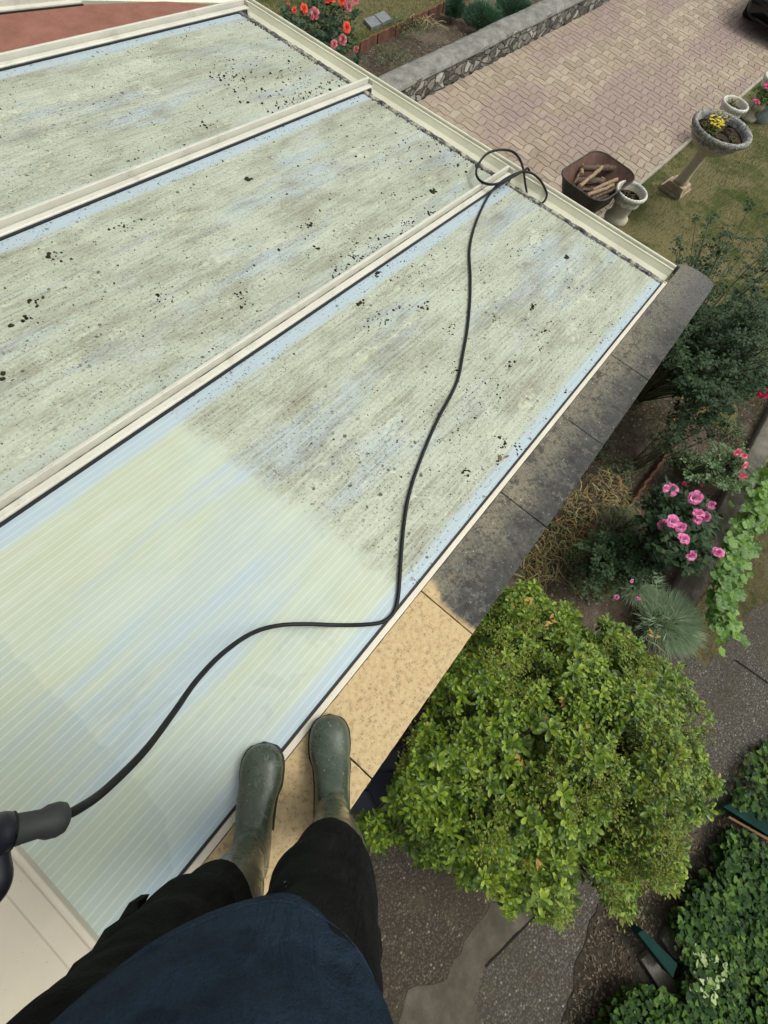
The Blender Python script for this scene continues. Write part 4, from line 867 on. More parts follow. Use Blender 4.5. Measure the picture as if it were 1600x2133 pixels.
b=MB(); b.tube([Vector((fp.x+.175*math.cos(t),fp.y+.175*math.sin(t),GZ+.25)) for t in [k*math.pi/12 for k in range(25)]],.008,6); b.build('tub_rim',plain('dark_tub_rim',(.04,.07,.09),.4,.4),pot)
def petalmat(name,a,c,e): return leafmat(name,[a,c,e],.55,.25,.15,30)
P_coral=petalmat('coral_petal',(.62,.035,.03),(.78,.07,.04),(.82,.14,.06)); P_dusk=petalmat('faded_pink_petal',(.5,.08,.11),(.62,.16,.18),(.68,.3,.3))
P_pink=petalmat('rose_pink_petal',(.55,.07,.26),(.68,.16,.38),(.74,.34,.5)); P_red=petalmat('deep_red_petal',(.45,.008,.05),(.6,.02,.09),(.7,.05,.13)); P_redw=petalmat('raspberry_petal',(.62,.03,.13),(.75,.08,.2),(.8,.4,.4))
L_rose=leafmat('dark_rose_leaf',[(.018,.04,.018),(.03,.062,.027),(.05,.09,.04)],.5,.25,.12)
L_rose2=leafmat('blue_green_rose_leaf',[(.014,.033,.013),(.025,.052,.02),(.045,.08,.03)],.6,.18,.15)
L_rose3=leafmat('fresh_rose_leaf',[(.04,.085,.022),(.07,.13,.035),(.11,.17,.05)],.45,.35,.15)
M_cane=plain('rose_cane',(.085,.085,.045),.7,.2,.35,15)
def rosebush(label,base,tips,leaf,LL,nper,spread,blooms,seed,name='rose_bush',group=None,bare=.25,ncane=5,cr=.0035):
    """tips: ends of shoots; leaves in fives along the upper part of each shoot"""
    rr=random.Random(seed); root=empty(name,base,label,'rose bush',group); cs=MB(); lv=MB()
    canes=[]
    for i in range(ncane):
        a=rr.uniform(0,6.28); canes.append(base+Vector((.05*math.cos(a),.05*math.sin(a),0)))
    for t in tips:
        c0=rr.choice(canes); mid=c0.lerp(t,.45)+Vector((rr.uniform(-.06,.06),rr.uniform(-.06,.06),.12)); m2=c0.lerp(t,.75)+Vector((rr.uniform(-.05,.05),rr.uniform(-.05,.05),.06))
        P=smooth([c0,mid,m2,t],6); cs.tube(P,[cr*1.7-(cr*1.1)*i/len(P) for i in range(len(P))],5)
        n=len(P)
        for _ in range(nper):
            s=bare+(1-bare)*rr.random()**.7; i=min(n-2,int(s*(n-1))); p=P[i].lerp(P[i+1],rr.random())
            d=Vector((rr.gauss(0,1),rr.gauss(0,1),rr.uniform(-.2,.7))).normalized(); 
            e=p+d*spread*rr.uniform(.3,1.1); nn=(ZZ+Vector((rr.gauss(0,.35),rr.gauss(0,.35),0))).normalized(); sd_=d.cross(nn).normalized()
            for (al,sv,an) in ((1,0,0),(.62,1,1),(.62,-1,-1),(.25,1,1),(.25,-1,-1)):
                q=p.lerp(e,al); lv.leaf(q,(d*(1 if an==0 else .5)+sd_*sv*.9),nn,LL*rr.uniform(.75,1.1),LL*.62,0,.15,.12)
    cs.build('canes',M_cane,root); lv.build('leaves',leaf,root)
    for (p,r,mt,ax) in blooms:
        b=MB(); bloom(b,p,r*rr.uniform(.85,1.1),(ax+Vector((rr.gauss(0,.35),rr.gauss(0,.35),0))).normalized(),rr,rr.choice(((3,5,6,7),(3,4,5),(4,6,7,8),(3,5,7)))); b.build('bloom',mt,root)
        b=MB(); q=min(tips,key=lambda t:(t-p).length); b.tube([q,q.lerp(p,.5)+ZZ*.005,p-ax*r*.1],.0022,4); b.build('flower_stalk',M_cane,root)
    return root
CU=lambda p,k=.5: ((CAM-p).normalized()*k+ZZ*(1-k)).normalized()
# top left coral and pink rose bush
rr=random.Random(21); base=Vector((5.1,4.7,GZ)); tips=[]
for _ in range(120):
    a=rr.uniform(0,6.28); r=.72*math.sqrt(rr.random()); tips.append(base+Vector((r*math.cos(a)-.05,r*math.sin(a)-.1,rr.uniform(.55,1.15)*(1-.25*(r/.72)**2))))
tips=[t for t in tips if inpoly(*pix(t),[(400,-200),(735,-200),(742,60),(740,112),(700,90),(560,0)]) or pix(t)[1]<0 and pix(t)[0]<740 or rw(3.2,0,0).x>t.x]
tips=[t for t in tips if pix(t)[0]<742]
bl=[]
for x,y,z,r,mt in ((688,8,-1.05,.075,P_coral),(712,3,-1.1,.05,P_coral),(722,60-2,-1.15,.058,P_coral),(633,18,-1.0,.05,P_coral),(613,22,-1.05,.035,P_coral),(672,15,-1.05,.0,None),(655,29,-1.0,.062,P_dusk),(726,14,-1.08,.058,P_dusk),(740,0,-1.1,.05,P_dusk),(714,84,-1.1,.055,P_dusk),(696,93,-1.1,.045,P_dusk),(742,104,-1.3,.04,P_dusk),(600,8,-1.05,.02,P_coral),(680,-12,-1.0,.06,P_coral),(645,-25,-1.0,.06,P_dusk)):
    if r: p=at(x,y,z); bl.append((p,r*.86,mt,CU(p,.55)))
    if r: tips.append(at(x,y,z)-ZZ*.05)
rosebush('tall rose bush with coral and faded pink blooms beyond the gutter at the top',base,tips,L_rose,.055,14,.10,bl,5,bare=.3)
# large loose rose bush beyond the coping end
POL=[(1395,470),(1378,530),(1410,590),(1440,640),(1400,700),(1395,790),(1440,830),(1520,850),(1640,800),(1680,400),(1600,350),(1560,420),(1530,470),(1500,440),(1460,420),(1440,490),(1420,440)]
base=Vector((4.35,-.62,GZ)); tips=[]; rr=random.Random(8)
while len(tips)<230:
    x=rr.uniform(1370,1700);y=rr.uniform(400,880)
    if not inpoly(x,y,POL): continue
    den=1 if y>620 else .24
    if rr.random()>den: continue
    z=rr.uniform(-1.35,-.72) if y>560 else rr.uniform(-1.5,-.85); t=at(x,y,z)
    if t.y>-.22 and t.x<3.25: continue
    tips.append(t)
rosebush('large sprawling rose bush with small dark leaves beyond the rounded end of the coping',base,tips,L_rose2,.038,15,.08,[(at(1592,820,-1.2),.05,P_red,CU(at(1592,820,-1.2)))],9,bare=.35,ncane=9,cr=.0045)
base=Vector((3.55,-.95,GZ)); tips=[at(rr.uniform(1405,1530),rr.uniform(800,880),rr.uniform(-1.9,-1.3)) for _ in range(20)]
rosebush('low dark leaved rose growth at the end of the terracotta edging',base,tips,L_rose2,.04,12,.07,[],10,bare=.2)
# pink rose bush
POL=[(1340,1040),(1375,1020),(1400,1020),(1450,1030),(1490,1060),(1480,1110),(1450,1180),(1410,1190),(1350,1160),(1335,1100)]
base=at(1405,1120,GZ); base.z=GZ; tips=[]; rr=random.Random(31)
while len(tips)<60:
    x=rr.uniform(1335,1490);y=rr.uniform(1020,1190)
    if inpoly(x,y,POL): tips.append(at(x,y,rr.uniform(-1.75,-1.32)))
bl=[]
for x,y,r in ((1399,1019,.045),(1387,1017,.03),(1401,1025,.034),(1447,1037,.05),(1454,1071,.052),(1400,1086,.054),(1380,1092,.036),(1417,1098,.036),(1470,1077,.034),(1481,1052,.034),(1423,1122,.045),(1439,1158,.042),(1495,1151,.044),(1452,1083,.034)):
    z=-1.28+random.uniform(-.05,.05); p=at(x,y,z); bl.append((p,r,P_pink,CU(p,.5))); tips.append(p-ZZ*.05)
rosebush('low rose bush covered in full pink blooms beside the concrete kerb',base,tips,L_rose2,.064,9,.085,bl,12,bare=.25)
# small raspberry rose
POL=[(1425,960),(1480,915),(1560,930),(1560,1010),(1500,1030),(1470,1000),(1430,1000)]
base=at(1490,975,GZ); tips=[]
while len(tips)<40:
    x=rr.uniform(1420,1560);y=rr.uniform(915,1030)
    if inpoly(x,y,POL): tips.append(at(x,y,rr.uniform(-1.95,-1.65)))
bl=[]
for x,y,r in ((1535,942,.04),(1549,951,.03),(1551,969,.034),(1546,992,.034),(1462,1010,.018),(1425,1007,.02),(1433,1003,.015)):
    p=at(x,y,-1.62 if x>1500 else -2.0); bl.append((p,r,P_redw,CU(p,.4))); tips.append(p-ZZ*.04)
rosebush('small fresh green rose with a few raspberry red blooms hanging over the kerb',base,tips,L_rose3,.034,11,.06,bl,14,bare=.2)
# drab rose with small pink buds above the choisya
base=at(1290,1175,GZ); tips=[at(rr.uniform(1215,1370),rr.uniform(1110,1230),rr.uniform(-1.9,-1.6)) for _ in range(46)]
bl=[(at(x,y,-1.55),r,P_pink,CU(at(x,y,-1.55))) for x,y,r in ((1284,1244,.018),(1330,1247,.02),(1316,1210,.016))]
rosebush('straggly dark rose with tiny pink buds between the lavender and the big shrub',base,tips,L_rose2,.042,12,.08,bl,15,bare=.15)
# choisya
OUT=[(742,1712),(770,1700),(805,1688),(830,1650),(838,1605),(860,1555),(900,1450),(960,1340),(1000,1290),(1050,1225),(1110,1205),(1180,1215),(1240,1215),(1290,1240),(1330,1270),(1385,1300),(1420,1330),(1455,1365),(1480,1400),(1492,1440),(1470,1470),(1478,1510),(1450,1560),(1480,1590),(1498,1635),(1470,1680),(1440,1700),(1400,1740),(1420,1785),(1400,1830),(1385,1850),(1330,1820),(1300,1870),(1330,1905),(1280,1900),(1250,1850),(1215,1810),(1190,1890),(1160,1915),(1120,1905),(1085,1870),(1060,1900),(1040,1850),(1000,1830),(960,1845),(930,1800),(880,1790),(830,1750),(790,1760),(760,1730)]
L_cho=leafmat('choisya_leaf',[(.03,.066,.007),(.075,.135,.011),(.15,.23,.018),(.27,.35,.033)],.4,.35,.25,1.9)
L_chod=leafmat('choisya_seed_heads',[(.13,.16,.025),(.22,.23,.05),(.17,.22,.035),(.22,.17,.07)],.8,.15,.15)
L_chob=leafmat('yellowed_choisya_leaf',[(.35,.24,.05),(.36,.16,.07),(.42,.34,.08)],.6,.2,.15)
cho=empty('mexican_orange_shrub',(.5,-1.05,GZ),'huge rounded bright green evergreen shrub at the foot of the coping','shrub')
rr=random.Random(77); lv=MB(); tw=MB(); sd2=MB(); yl=MB(); cen=Vector((.52,-1.03,-1.5)); ix=Vector((.64,-.77,0)).normalized(); iy=Vector((.77,.64,0))
n=0; tries=0
while n<5600 and tries<160000:
    tries+=1
    th=rr.uniform(0,6.283); cz=rr.uniform(-.25,1); rad=rr.uniform(.55,1)**.35; s=math.sqrt(max(0,1-cz*cz))
    p=cen+ix*(1.12*rad*s*math.cos(th))+iy*(.92*rad*s*math.sin(th))+ZZ*(.78*rad*cz)
    q=mnoise.noise(p*3.1)+.5*mnoise.noise(p*7)
    p+= (p-cen).normalized()*q*.16
    if p.z<GZ+.1 or p.y>-.25: continue
    x,y=pix(p)
    if not inpoly(x,y,OUT): continue
    if mnoise.noise(p*4.7+Vector((3,1,2)))<-.2 and rad>.85 : continue
    n+=1
    out=((p-cen).normalized()*.55+ZZ*.55+CU(p,1)*.4+Vector((rr.gauss(0,.3),rr.gauss(0,.3),rr.gauss(0,.2)))).normalized(); u_=out.orthogonal().normalized(); v_=out.cross(u_)
    sz=rr.uniform(.6,1.2)*(.041 if rr.random()<.78 else .056); a0=rr.uniform(0,6.28)
    if mnoise.noise(p*2.6+Vector((7,7,1)))>-.02 and cz>.15 and rr.random()<.55:      # spent flower heads
        for k in range(24):
            d=(out+Vector((rr.gauss(0,.6),rr.gauss(0,.6),rr.gauss(0,.5)))).normalized(); q=p+d*rr.uniform(.01,.06); sd2.leaf(q,d,ZZ,.016,.008)
        for k in range(5):
            a=a0+k*1.257; d=(u_*math.cos(a)+v_*math.sin(a)+out*.2); lv.leaf(p-out*.02,d,out,sz*.8,sz*.28,0,.2,.2)
    else:
        nl=rr.choice((7,8,9,11))
        for k in range(nl):
            a=a0+k*2.4; el=.05+.6*k/nl; d=(u_*math.cos(a)+v_*math.sin(a))*math.cos(el)+out*math.sin(el); (yl if rr.random()<.002 else lv).oleaf(p+out*.004*k,d,out,sz*(1.12-.5*k/nl),sz*.36,.22,.3)
    if rr.random()<.5: 
        i_=p-out*rr.uniform(.12,.25)+(cen-p)*.15; tw.tube([i_,p.lerp(i_,.5)+Vector((rr.gauss(0,.01),rr.gauss(0,.01),0)),p],[.0032,.0026,.002],4)
for _ in range(11):
    a=rr.uniform(0,6.28); d=ix*math.cos(a)*.8+iy*math.sin(a)*.65; tw.tube(smooth([Vector((.5,-1.05,GZ)),Vector((.5,-1.05,GZ+.35))+d*.25,cen+d*.7+ZZ*.15,cen+d*.95+ZZ*.3],5),[.016,.004],6) if 0 else tw.tube([Vector((.5,-1.05,GZ-.02)),Vector((.5,-1.05,GZ+.35))+d*.25,cen+d*.62+ZZ*.15],[.018,.012,.005],6)
for (x0,y0,x1,y1) in ((1285,1430,1360,1452),(1280,1395,1380,1480),(1200,1660,1235,1720),(1230,1480,1330,1470),(1190,1500,1270,1530),(1340,1330,1385,1360)):
    a=at(x0,y0,-.85);c=at(x1,y1,-.88); tw.tube([a,a.lerp(c,.5)+ZZ*.02,c],.0038,5)
tw.build('branches',plain('choisya_twig',(.15,.15,.075),.8,.2,.3,20),cho); lv.build('foliage',L_cho,cho); sd2.build('seed_heads',L_chod,cho); 
for (x,y) in ((1108,1247),(1148,1293),(1360,1325),(1182,1462),(1085,1588),(1415,1655),(1280,1590),(1095,1600),(1112,1722),(1120,1800)):
    p=at(x,y,-.82 if x<1300 else -1.15)
    for k in range(4): yl.leaf(p+Vector((rr.gauss(0,.01),rr.gauss(0,.01),0)),lvec(rr,.4),ZZ,.04,.016)
yl.build('yellow_leaves',L_chob,cho)
# inner dense mass of shaded leaves
core=MB(); 
for _ in range(5200):
    th=rr.uniform(0,6.283); cz=rr.uniform(-.6,1); s=math.sqrt(1-cz*cz); rad=rr.uniform(.35,.86)
    p=cen+ix*(1.1*rad*s*math.cos(th))+iy*(.9*rad*s*math.sin(th))+ZZ*(.76*rad*cz)
    if p.z<GZ+.12 or p.y>-.25 or not inpoly(*pix(p),OUT): continue
    core.leaf(p,lvec(rr,.8),ZZ+Vector((rr.gauss(0,.5),rr.gauss(0,.5),0)),.055,.024)
core.build('inner_foliage',L_cho,cho)
# ------------------------------------------------------------------ lavender-like silver clumps
L_lav=leafmat('silver_green_blade',[(.3,.4,.24),(.42,.53,.34),(.55,.66,.46)],.7,.1,.3)
def blades(name,base,rad,h,n,L,W,mat,label,cat,seed,lean=None,group=None,flat=.5):
    rr=random.Random(seed); root=empty(name,(base.x,base.y,base.z),label,cat,group); b=MB()
    for _ in range(n):
        a=rr.uniform(0,6.28); r=rad*math.sqrt(rr.random()); p=base+Vector((r*.6*math.cos(a),r*.6*math.sin(a),h*rr.uniform(.1,.7)*(1-.5*r/rad)))
        d=(Vector((math.cos(a)+rr.gauss(0,.35),math.sin(a)+rr.gauss(0,.35),0))*(flat*(.3+r/rad))+ZZ*rr.uniform(.1,.9)+(lean or Vector((0,0,0)))*rr.uniform(.3,1)).normalized(); l=L*rr.uniform(.5,1.1); s=d.cross(CAM-p).normalized()*W*.5
        q=p+d*l*.55; e=q+(d+(Vector((math.cos(a),math.sin(a),-.2)))*.3).normalized()*l*.5
        b.add([p-s,p+s,q+s*.9,q-s*.9,e],[(0,1,2,3),(3,2,4)])
    b.build('foliage',mat,root)
    b=MB()
    for k in range(7): a=k*.9; b.tube([base,base+Vector((rad*.5*math.cos(a),rad*.5*math.sin(a),h*.5))],.004,4)
    b.build('stems',M_stem,root); return root
lb=at(1425,1290,-1.9); lb.z=GZ; lean=(at(1490,1310,-1.7)-at(1380,1300,-1.7)).normalized()
blades('lavender',lb,.30,.42,2600,.16,.005,L_lav,'rounded silver green lavender clump fanning out over the kerb end','lavender',3,lean*.35)
lb=at(1350,1215,-2.0); lb.z=GZ
blades('lavender',lb,.22,.3,1100,.13,.0035,L_lav,'darker smaller lavender clump behind the pink roses','lavender',4,lean*.3)
L_san=leafmat('santolina_green',[(.045,.1,.06),(.075,.15,.085),(.12,.2,.11)],.6,.2,.1)
for i,(x,y,r,lab) in enumerate(((1010,18,.44,'blue green feathery shrub behind the stone wall, left half'),(1075,-2,.44,'blue green feathery shrub behind the stone wall, right half'),(950,0,.16,'small dark herb tuft left of the feathery shrubs'))):
    lb=at(x,y,-1.95); lb.z=GZ+.05; blades('santolina',lb,r,.36,2300,.11,.007,L_san,lab,'shrub',20+i)
# drying bulb foliage under the coping
L_dry=leafmat('drying_bulb_leaf',[(.3,.22,.1),(.42,.34,.17),(.12,.15,.05),(.24,.16,.09),(.36,.22,.06)],.7,.2,.15)
def flop(root,c,rad,n,L,W,mat,seed):
    rr=random.Random(seed); b=MB()
    for _ in range(n):
        a=rr.uniform(0,6.28); r=rad*math.sqrt(rr.random()); p=c+Vector((r*math.cos(a),r*math.sin(a),rr.uniform(.005,.06))); h=rr.uniform(0,6.28); l=L*rr.uniform(.4,1.2)/4; cv=rr.uniform(-.6,.6); dz=rr.uniform(.1,.8); W_=W*rr.uniform(.3,1.5); vs=[]
        for k in range(5):
            d=Vector((math.cos(h),math.sin(h),dz)); s_=Vector((-d.y,d.x,rr.uniform(-.4,.4))).normalized()*W_*.5*(1-.2*k); vs+=[p-s_,p+s_]; p=p+d.normalized()*l; h+=cv; dz-=rr.uniform(.2,.6)
            if p.z<c.z+.012: p.z=c.z+.012; dz=max(dz,0)
        b.add(vs,[(2*k,2*k+1,2*k+3,2*k+2) for k in range(4)])
    b.build('leaves',mat,root)
for i,(x,y,r,n) in enumerate(((1120,1180,.19,150),(1160,1120,.16,100),(1200,1060,.17,120),(1265,1020,.2,130),(1225,1130,.2,40),(1290,1050,.15,60))):
    lb=at(x,y,GZ); lb.z=GZ; root=empty('withered_bulb_clump',lb,['yellowing bulb leaves at the foot of the coping, nearest the big shrub','tangled straw coloured bulb leaves, second clump from the big shrub','yellow bulb leaves flopped beside the coping edge','straw yellow leaf tuft by the end of the terracotta edging','sparse yellow leaves on bare soil between the clumps','thin dry leaf tuft next to the edging'][i],'withered plant')
    flop(root,lb,r,n,.17,.010,L_dry,30+i)
L_weed=leafmat('weed_leaf',[(.06,.1,.04),(.09,.14,.055),(.14,.18,.08)],.6,.2,.15)
wl=['dark green weed patch beside the pink roses','weed patch between the lavender and the yellow leaves','weeds near the terracotta edging end','leafy weed beside the withered leaves','small weed tuft in the bare bed under the coping','green weeds below the end of the coping','low weeds behind the raspberry rose','fresh herb patch left of the raspberry rose','weeds along the lower bed']
for i,(x,y,r,h,n) in enumerate(((1290,1100,.22,.2,420),(1230,1190,.26,.22,520),(1300,980,.14,.1,120),(1250,1140,.16,.15,200),(1255,930,.2,.08,160),(1330,800,.25,.12,260),(1520,900,.2,.15,200),(1440,965,.16,.14,300),(1390,930,.2,.06,90))):
    lb=at(x,y,GZ+.05); lb.z=GZ; tuft('weed_patch',lb,r,h,n,.04,.018,L_weed if i!=7 else L_rose3,wl[i],'weeds',None,0,None,40+i)
of=MB(); bloom(of,at(1403,875,GZ+.04),.022,ZZ,random.Random(1)); tag(of.build('orange_flower',leafmat('orange_petal',[(.8,.25,.01),(.85,.35,.02)],.5,.2)),'single bright orange flower head on the bare soil','flower')
# red flower + leaves beside the small urn foot, green plant by the barrow
tuft('red_flower_plant',at(1222,450,-2.0)-ZZ*.15,.14,.16,110,.07,.02,L_rose2,'dark leaved plant with a small red bloom between the barrow and the small urn','flower plant',None,3,leafmat('red_petal',[(.5,.01,.03),(.6,.03,.05)],.5,.2),61,.9,.035)
tuft('shade_plant',at(1215,425,-2.1),.22,.2,200,.1,.016,leafmat('strap_leaf',[(.05,.1,.06),(.09,.15,.09)],.5,.3),'strappy green plant under the front of the wheelbarrow','plant',None,0,None,62)
# vine along the kerb
L_vine=leafmat('vine_leaf',[(.06,.14,.02),(.11,.22,.03),(.18,.32,.045)],.4,.35,.3,5)
def lobed(b,p,d,nn,L,lobes=5,depth=.12,cup=.12):
    d=d.normalized(); s=d.cross(nn).normalized(); nn=s.cross(d); n=lobes*4; vs=[p]; c=p+d*L*.45
    vs=[c-nn*cup*L*.3]
    for k in range(n):
        t=-math.pi+2*math.pi*(k+.5)/n; r=L*.5*(1+depth*math.cos(t*lobes))*(1-.35*(abs(t)/math.pi)**6)*(1.1-.12*abs(t)/math.pi)
        vs.append(c+d*r*math.cos(t)+s*r*math.sin(t)*1.02+nn*(cup*L*(.3*math.cos(t*lobes)))+nn*.02*L)
    b.add(vs,[(0,k+1,(k+1)%n+1) for k in range(n)])
vr=empty('grape_vine',(3.2,-2.05,GZ),'bright lime green lobed vine trailing along the outer side of the concrete kerb','vine'); rr=random.Random(5); b=MB(); s=MB()
VP=[(1600,955),(1568,1010),(1545,1060),(1520,1110),(1500,1160),(1480,1210),(1478,1260),(1480,1310)]
for i in range(len(VP)-1):
    for _ in range(80 if i<5 else 60):
        t=rr.random(); x=VP[i][0]+(VP[i+1][0]-VP[i][0])*t+rr.gauss(34,15)-(8 if i>4 else 0); y=VP[i][1]+(VP[i+1][1]-VP[i][1])*t+rr.gauss(0,18)
        p=at(x,y,rr.uniform(-2.0,-1.68)); nn=(CU(p,.35)+Vector((rr.gauss(0,.3),rr.gauss(0,.3),0))).normalized(); a=rr.uniform(0,6.28); lobed(b,p,Vector((math.cos(a),math.sin(a),-.1)),nn,rr.uniform(.035,.095))
s.tube(smooth([at(x+10,y,-2.05) for x,y in VP],4),.007,6)
for _ in range(40):
    i=rr.randrange(len(VP)-1); p=at(VP[i][0]+10,VP[i][1],-2.05); s.tube([p,p+Vector((rr.gauss(0,.08),rr.gauss(0,.08),.2))],.002,4)
s.build('vine_stem',M_cane,vr); b.build('leaves',L_vine,vr)
# concrete kerb between bed and verge
def longbox(name,a,c,wd,z0,z1,mat,label,cat,rough=.006,seg=60):
    a=Vector((*a,0));c=Vector((*c,0)); d=(c-a); s=Vector((-d.y,d.x,0)).normalized()*wd; rings=[]
    for i in range(seg+1):
        p=a+d*i/seg; o=[]
        for q,z in ((0,z0),(0,z1-.012),(.06,z1),(.5,z1+.002),(.94,z1),(1,z1-.012),(1,z0)):
            pp=p+s*q+ZZ*z; o.append(pp+Vector((0,mnoise.noise(pp*7)*rough,mnoise.noise(pp*9+ZZ*5)*rough*.6 if z>z0 else 0)))
        rings.append(o)
    b=MB(); b.loft(rings,0,True,True,True); return tag(b.build(name,mat),label,cat)
longbox('garden_kerb',(2.2,-1.96),(8.5,-1.98),.20,GZ-.05,GZ+.10,M_conc,'grey concrete kerb wall between the rose bed and the mossy verge','kerb')
# terracotta edging tiles, right bed then top bed
M_terra=concmat('terracotta_edging',(.11,.052,.036),(.19,.092,.062),.12)
def edgetile(a,c,z0,z1,label,grp):
    a=Vector((*a,0));c=Vector((*c,0)); d=c-a; s=Vector((-d.y,d.x,0)).normalized(); n=12; rings=[]
    for i in range(n+1):
        t=i/n; p=a+d*t; w_=.006*math.sin(t*2*math.pi*2); zt2=z1+.010*abs(math.sin(t*math.pi*2))
        rings.append([p+s*(w_+q)+ZZ*z for q,z in ((-.011,z0),(-.012,zt2-.006),(-.006,zt2),(.006,zt2),(.012,zt2-.006),(.011,z0))])
    b=MB(); b.loft(rings,0,True,True,False); o=b.build('edging_tile',M_terra); bevel(o,.002,2); return tag(o,label,'edging tile',grp)
n=7; ords=['first','second','third','fourth','fifth','sixth','seventh','eighth']
for i in range(n):
    x0=3.08+i*.27; edgetile((x0,-1.085-.013*i+.006*(i%2)),(x0+.262,-1.095-.013*i-.005*(i%2)),GZ-.03,GZ+.085-.006*(i%3),f'wavy terracotta edging tile, {ords[i]} from the withered leaves going up the right bed','terracotta tiles edging the right bed')
n=8
for i in range(n):
    x0=6.85+i*.42; edgetile((x0,5.53+.012*(i%2)),(x0+.40,5.54+.010*((i+1)%2)),GZ-.03,GZ+.12,f'terracotta edging tile beside the top lawn, {ords[i]} from the coral rose bush','terracotta tiles edging the top bed')
# stone wall beside the driveway
m=Mat('rubble_stone_face',.95,.1); WV=m.warpv(m.map(1,.4,1.5,0),7,.14); e=m.vor(7.5,WV,'DISTANCE_TO_EDGE'); r,g=m.vor(7.5,WV,out='Color'); n=m.noise(30,5,.75)
k=m.ramp(r*.7+n*.4,[(.3,(.1,.095,.085)),(.55,(.23,.215,.185)),(.8,(.36,.34,.3)),(.97,(.6,.58,.52))]); k=m.mix(e.ss(.1,.03)*.75,k,(.085,.08,.07)); k=m.mix(n.ss(.58,.72)*.6,k,(.05,.05,.045)); m.col(k); m.bump(e.min(.1)*8+n*.5,1,.03); M_rubble=m.m
M_walltop=concmat('wall_top_mortar',(.14,.135,.12),(.28,.27,.24),.5)
wl_=empty('stone_wall',(9,4.3,GZ),'low rubble stone garden wall with a rounded grey mortar top along the driveway','wall')
b=MB(); t_=MB(); r1=[];r2=[]
for i in range(150):
    x=5.2+i*.09; y=drl(x); h=.27+.02*mnoise.noise((x*1.3,0,0)); o=[]
    o2=[]
    for q in range(6):
        z=GZ-.02+(h+.02)*q/5; o.append(Vector((x,y+.03*mnoise.noise((x*7,z*11,2))+.012*mnoise.noise((x*19,z*25,4)),z)))
    r1.append(o+[Vector((x,y+.36,GZ+h)),Vector((x,y+.36,GZ-.02))])
    for q in range(9):
        t=q/8; o2.append(Vector((x,y-.012+.38*t+.012*mnoise.noise((x*4,t*3,5)),GZ+h-.01+.05*math.sin(math.pi*t)**.5+.012*mnoise.noise((x*8,t*5,1)))))
    r2.append(o2+[Vector((x,y+.37,GZ+h-.03)),Vector((x,y-.008,GZ+h-.03))])
b.loft(r1); b.build('stone_face',M_rubble,wl_); t_.loft(r2); t_.build('mortar_top',M_walltop,wl_)
# slate slabs on the top lawn
M_slate=plain('grey_slate',(.17,.175,.18),.5,.35,.25,14,.2)
for P4,lab in ((((757,47),(779,40),(794,57),(773,65)),'small grey slate slab on the top lawn, the left of the pair'),(((779,38),(798,30),(816,46),(795,55)),'small grey slate slab on the top lawn, the right of the pair')):
    p=[Vector((*A(*q),0)) for q in P4]; b=MB(); b.loft([[q+ZZ*(GZ+.0) for q in p],[q+ZZ*(GZ+.045) for q in p]],0,True,True,False); o=b.build('slate_slab',M_slate); bevel(o,.004); tag(o,lab,'slab')
# straw twist in the top bed
b=MB(); rr=random.Random(4)
for _ in range(26):
    p=at(rr.uniform(868,905),rr.uniform(40,62),GZ+.03); a=rr.uniform(0,6.28); b.tube(smooth([p,p+Vector((.12*math.cos(a),.12*math.sin(a),.06)),p+Vector((.26*math.cos(a+.4),.26*math.sin(a+.4),.01))],3),.004,4)
tag(b.build('dead_stalks',plain('straw',(.32,.27,.14),.9,.1)),'pale twisted dead stalks on the bare top bed','dead stalks')
tuft('weed_patch',at(850,60,GZ+.05),.3,.12,260,.04,.02,L_weed,'weedy patch in the top bed beside the edging','weeds',None,0,None,71)
tuft('weed_patch',at(815,125,GZ+.05),.3,.12,260,.04,.014,L_weed,'grassy weeds in the top bed near the gutter','weeds',None,0,None,72)
# ------------------------------------------------------------------ car (front left corner shows at the top right)
car=empty('parked_car',(16.0,1.1,GZ+.02),'black car at the top right corner of the paved driveway','car')
M_car=plain('black_car_paint',(.006,.007,.009),.12,.6,.1,3); M_tyre=plain('car_tyre',(.018,.018,.018),.85,.2)
cx0,cy0=13.55,1.12; 
prof=[(0.0,.86,.22,.46),(.05,.89,.18,.56),(.25,.9,.17,.66),(.9,.91,.17,.80),(1.25,.91,.17,.88),(2.1,.9,.17,.95),(3.4,.9,.17,.96),(4.0,.87,.2,.98),(4.25,.8,.3,.85)]
b=MB(); rings=[]
for s,hw,z0,z1 in prof:
    c0=Vector((cx0+s,cy0,GZ)); o=[]
    for k in range(32):
        t=2*math.pi*k/32; ct,st=math.cos(t),math.sin(t); o.append(c0+Vector((.22*abs(ct)**5*0+ (.30*abs(ct)**4 if s<.3 else 0),math.copysign(abs(ct)**.45,ct)*hw,(z0+z1)/2+math.copysign(abs(st)**.55,st)*(z1-z0)/2)))
    rings.append(o)
b.loft(rings); b.build('body',M_car,car)
b=MB(); b.loft([[Vector((cx0+s,cy0+math.copysign(abs(math.cos(t))**.5,math.cos(t))*hw,GZ+zc+max(0,math.sin(t))*h)) for t in [2*math.pi*k/24 for k in range(24)]] for s,hw,zc,h in ((1.2,.7,.86,.02),(1.9,.68,.9,.45),(2.5,.66,.92,.52),(3.3,.66,.92,.5),(4.1,.68,.92,.1))]); b.build('cabin_glass',M_glass,car)
for sx in (.78,3.45):
    for sy in (-1,1):
        c0=Vector((cx0+sx,cy0+sy*.82,GZ+.33)); b=MB(); b.tube([c0-Vector((0,.1,0)),c0+Vector((0,.1,0))],.31,28); wh=b.build('wheel',M_tyre,car); b=MB(); b.tube([c0-Vector((0,.104,0)),c0+Vector((0,.104,0))],.19,20); b.build('rim',M_slate,wh)
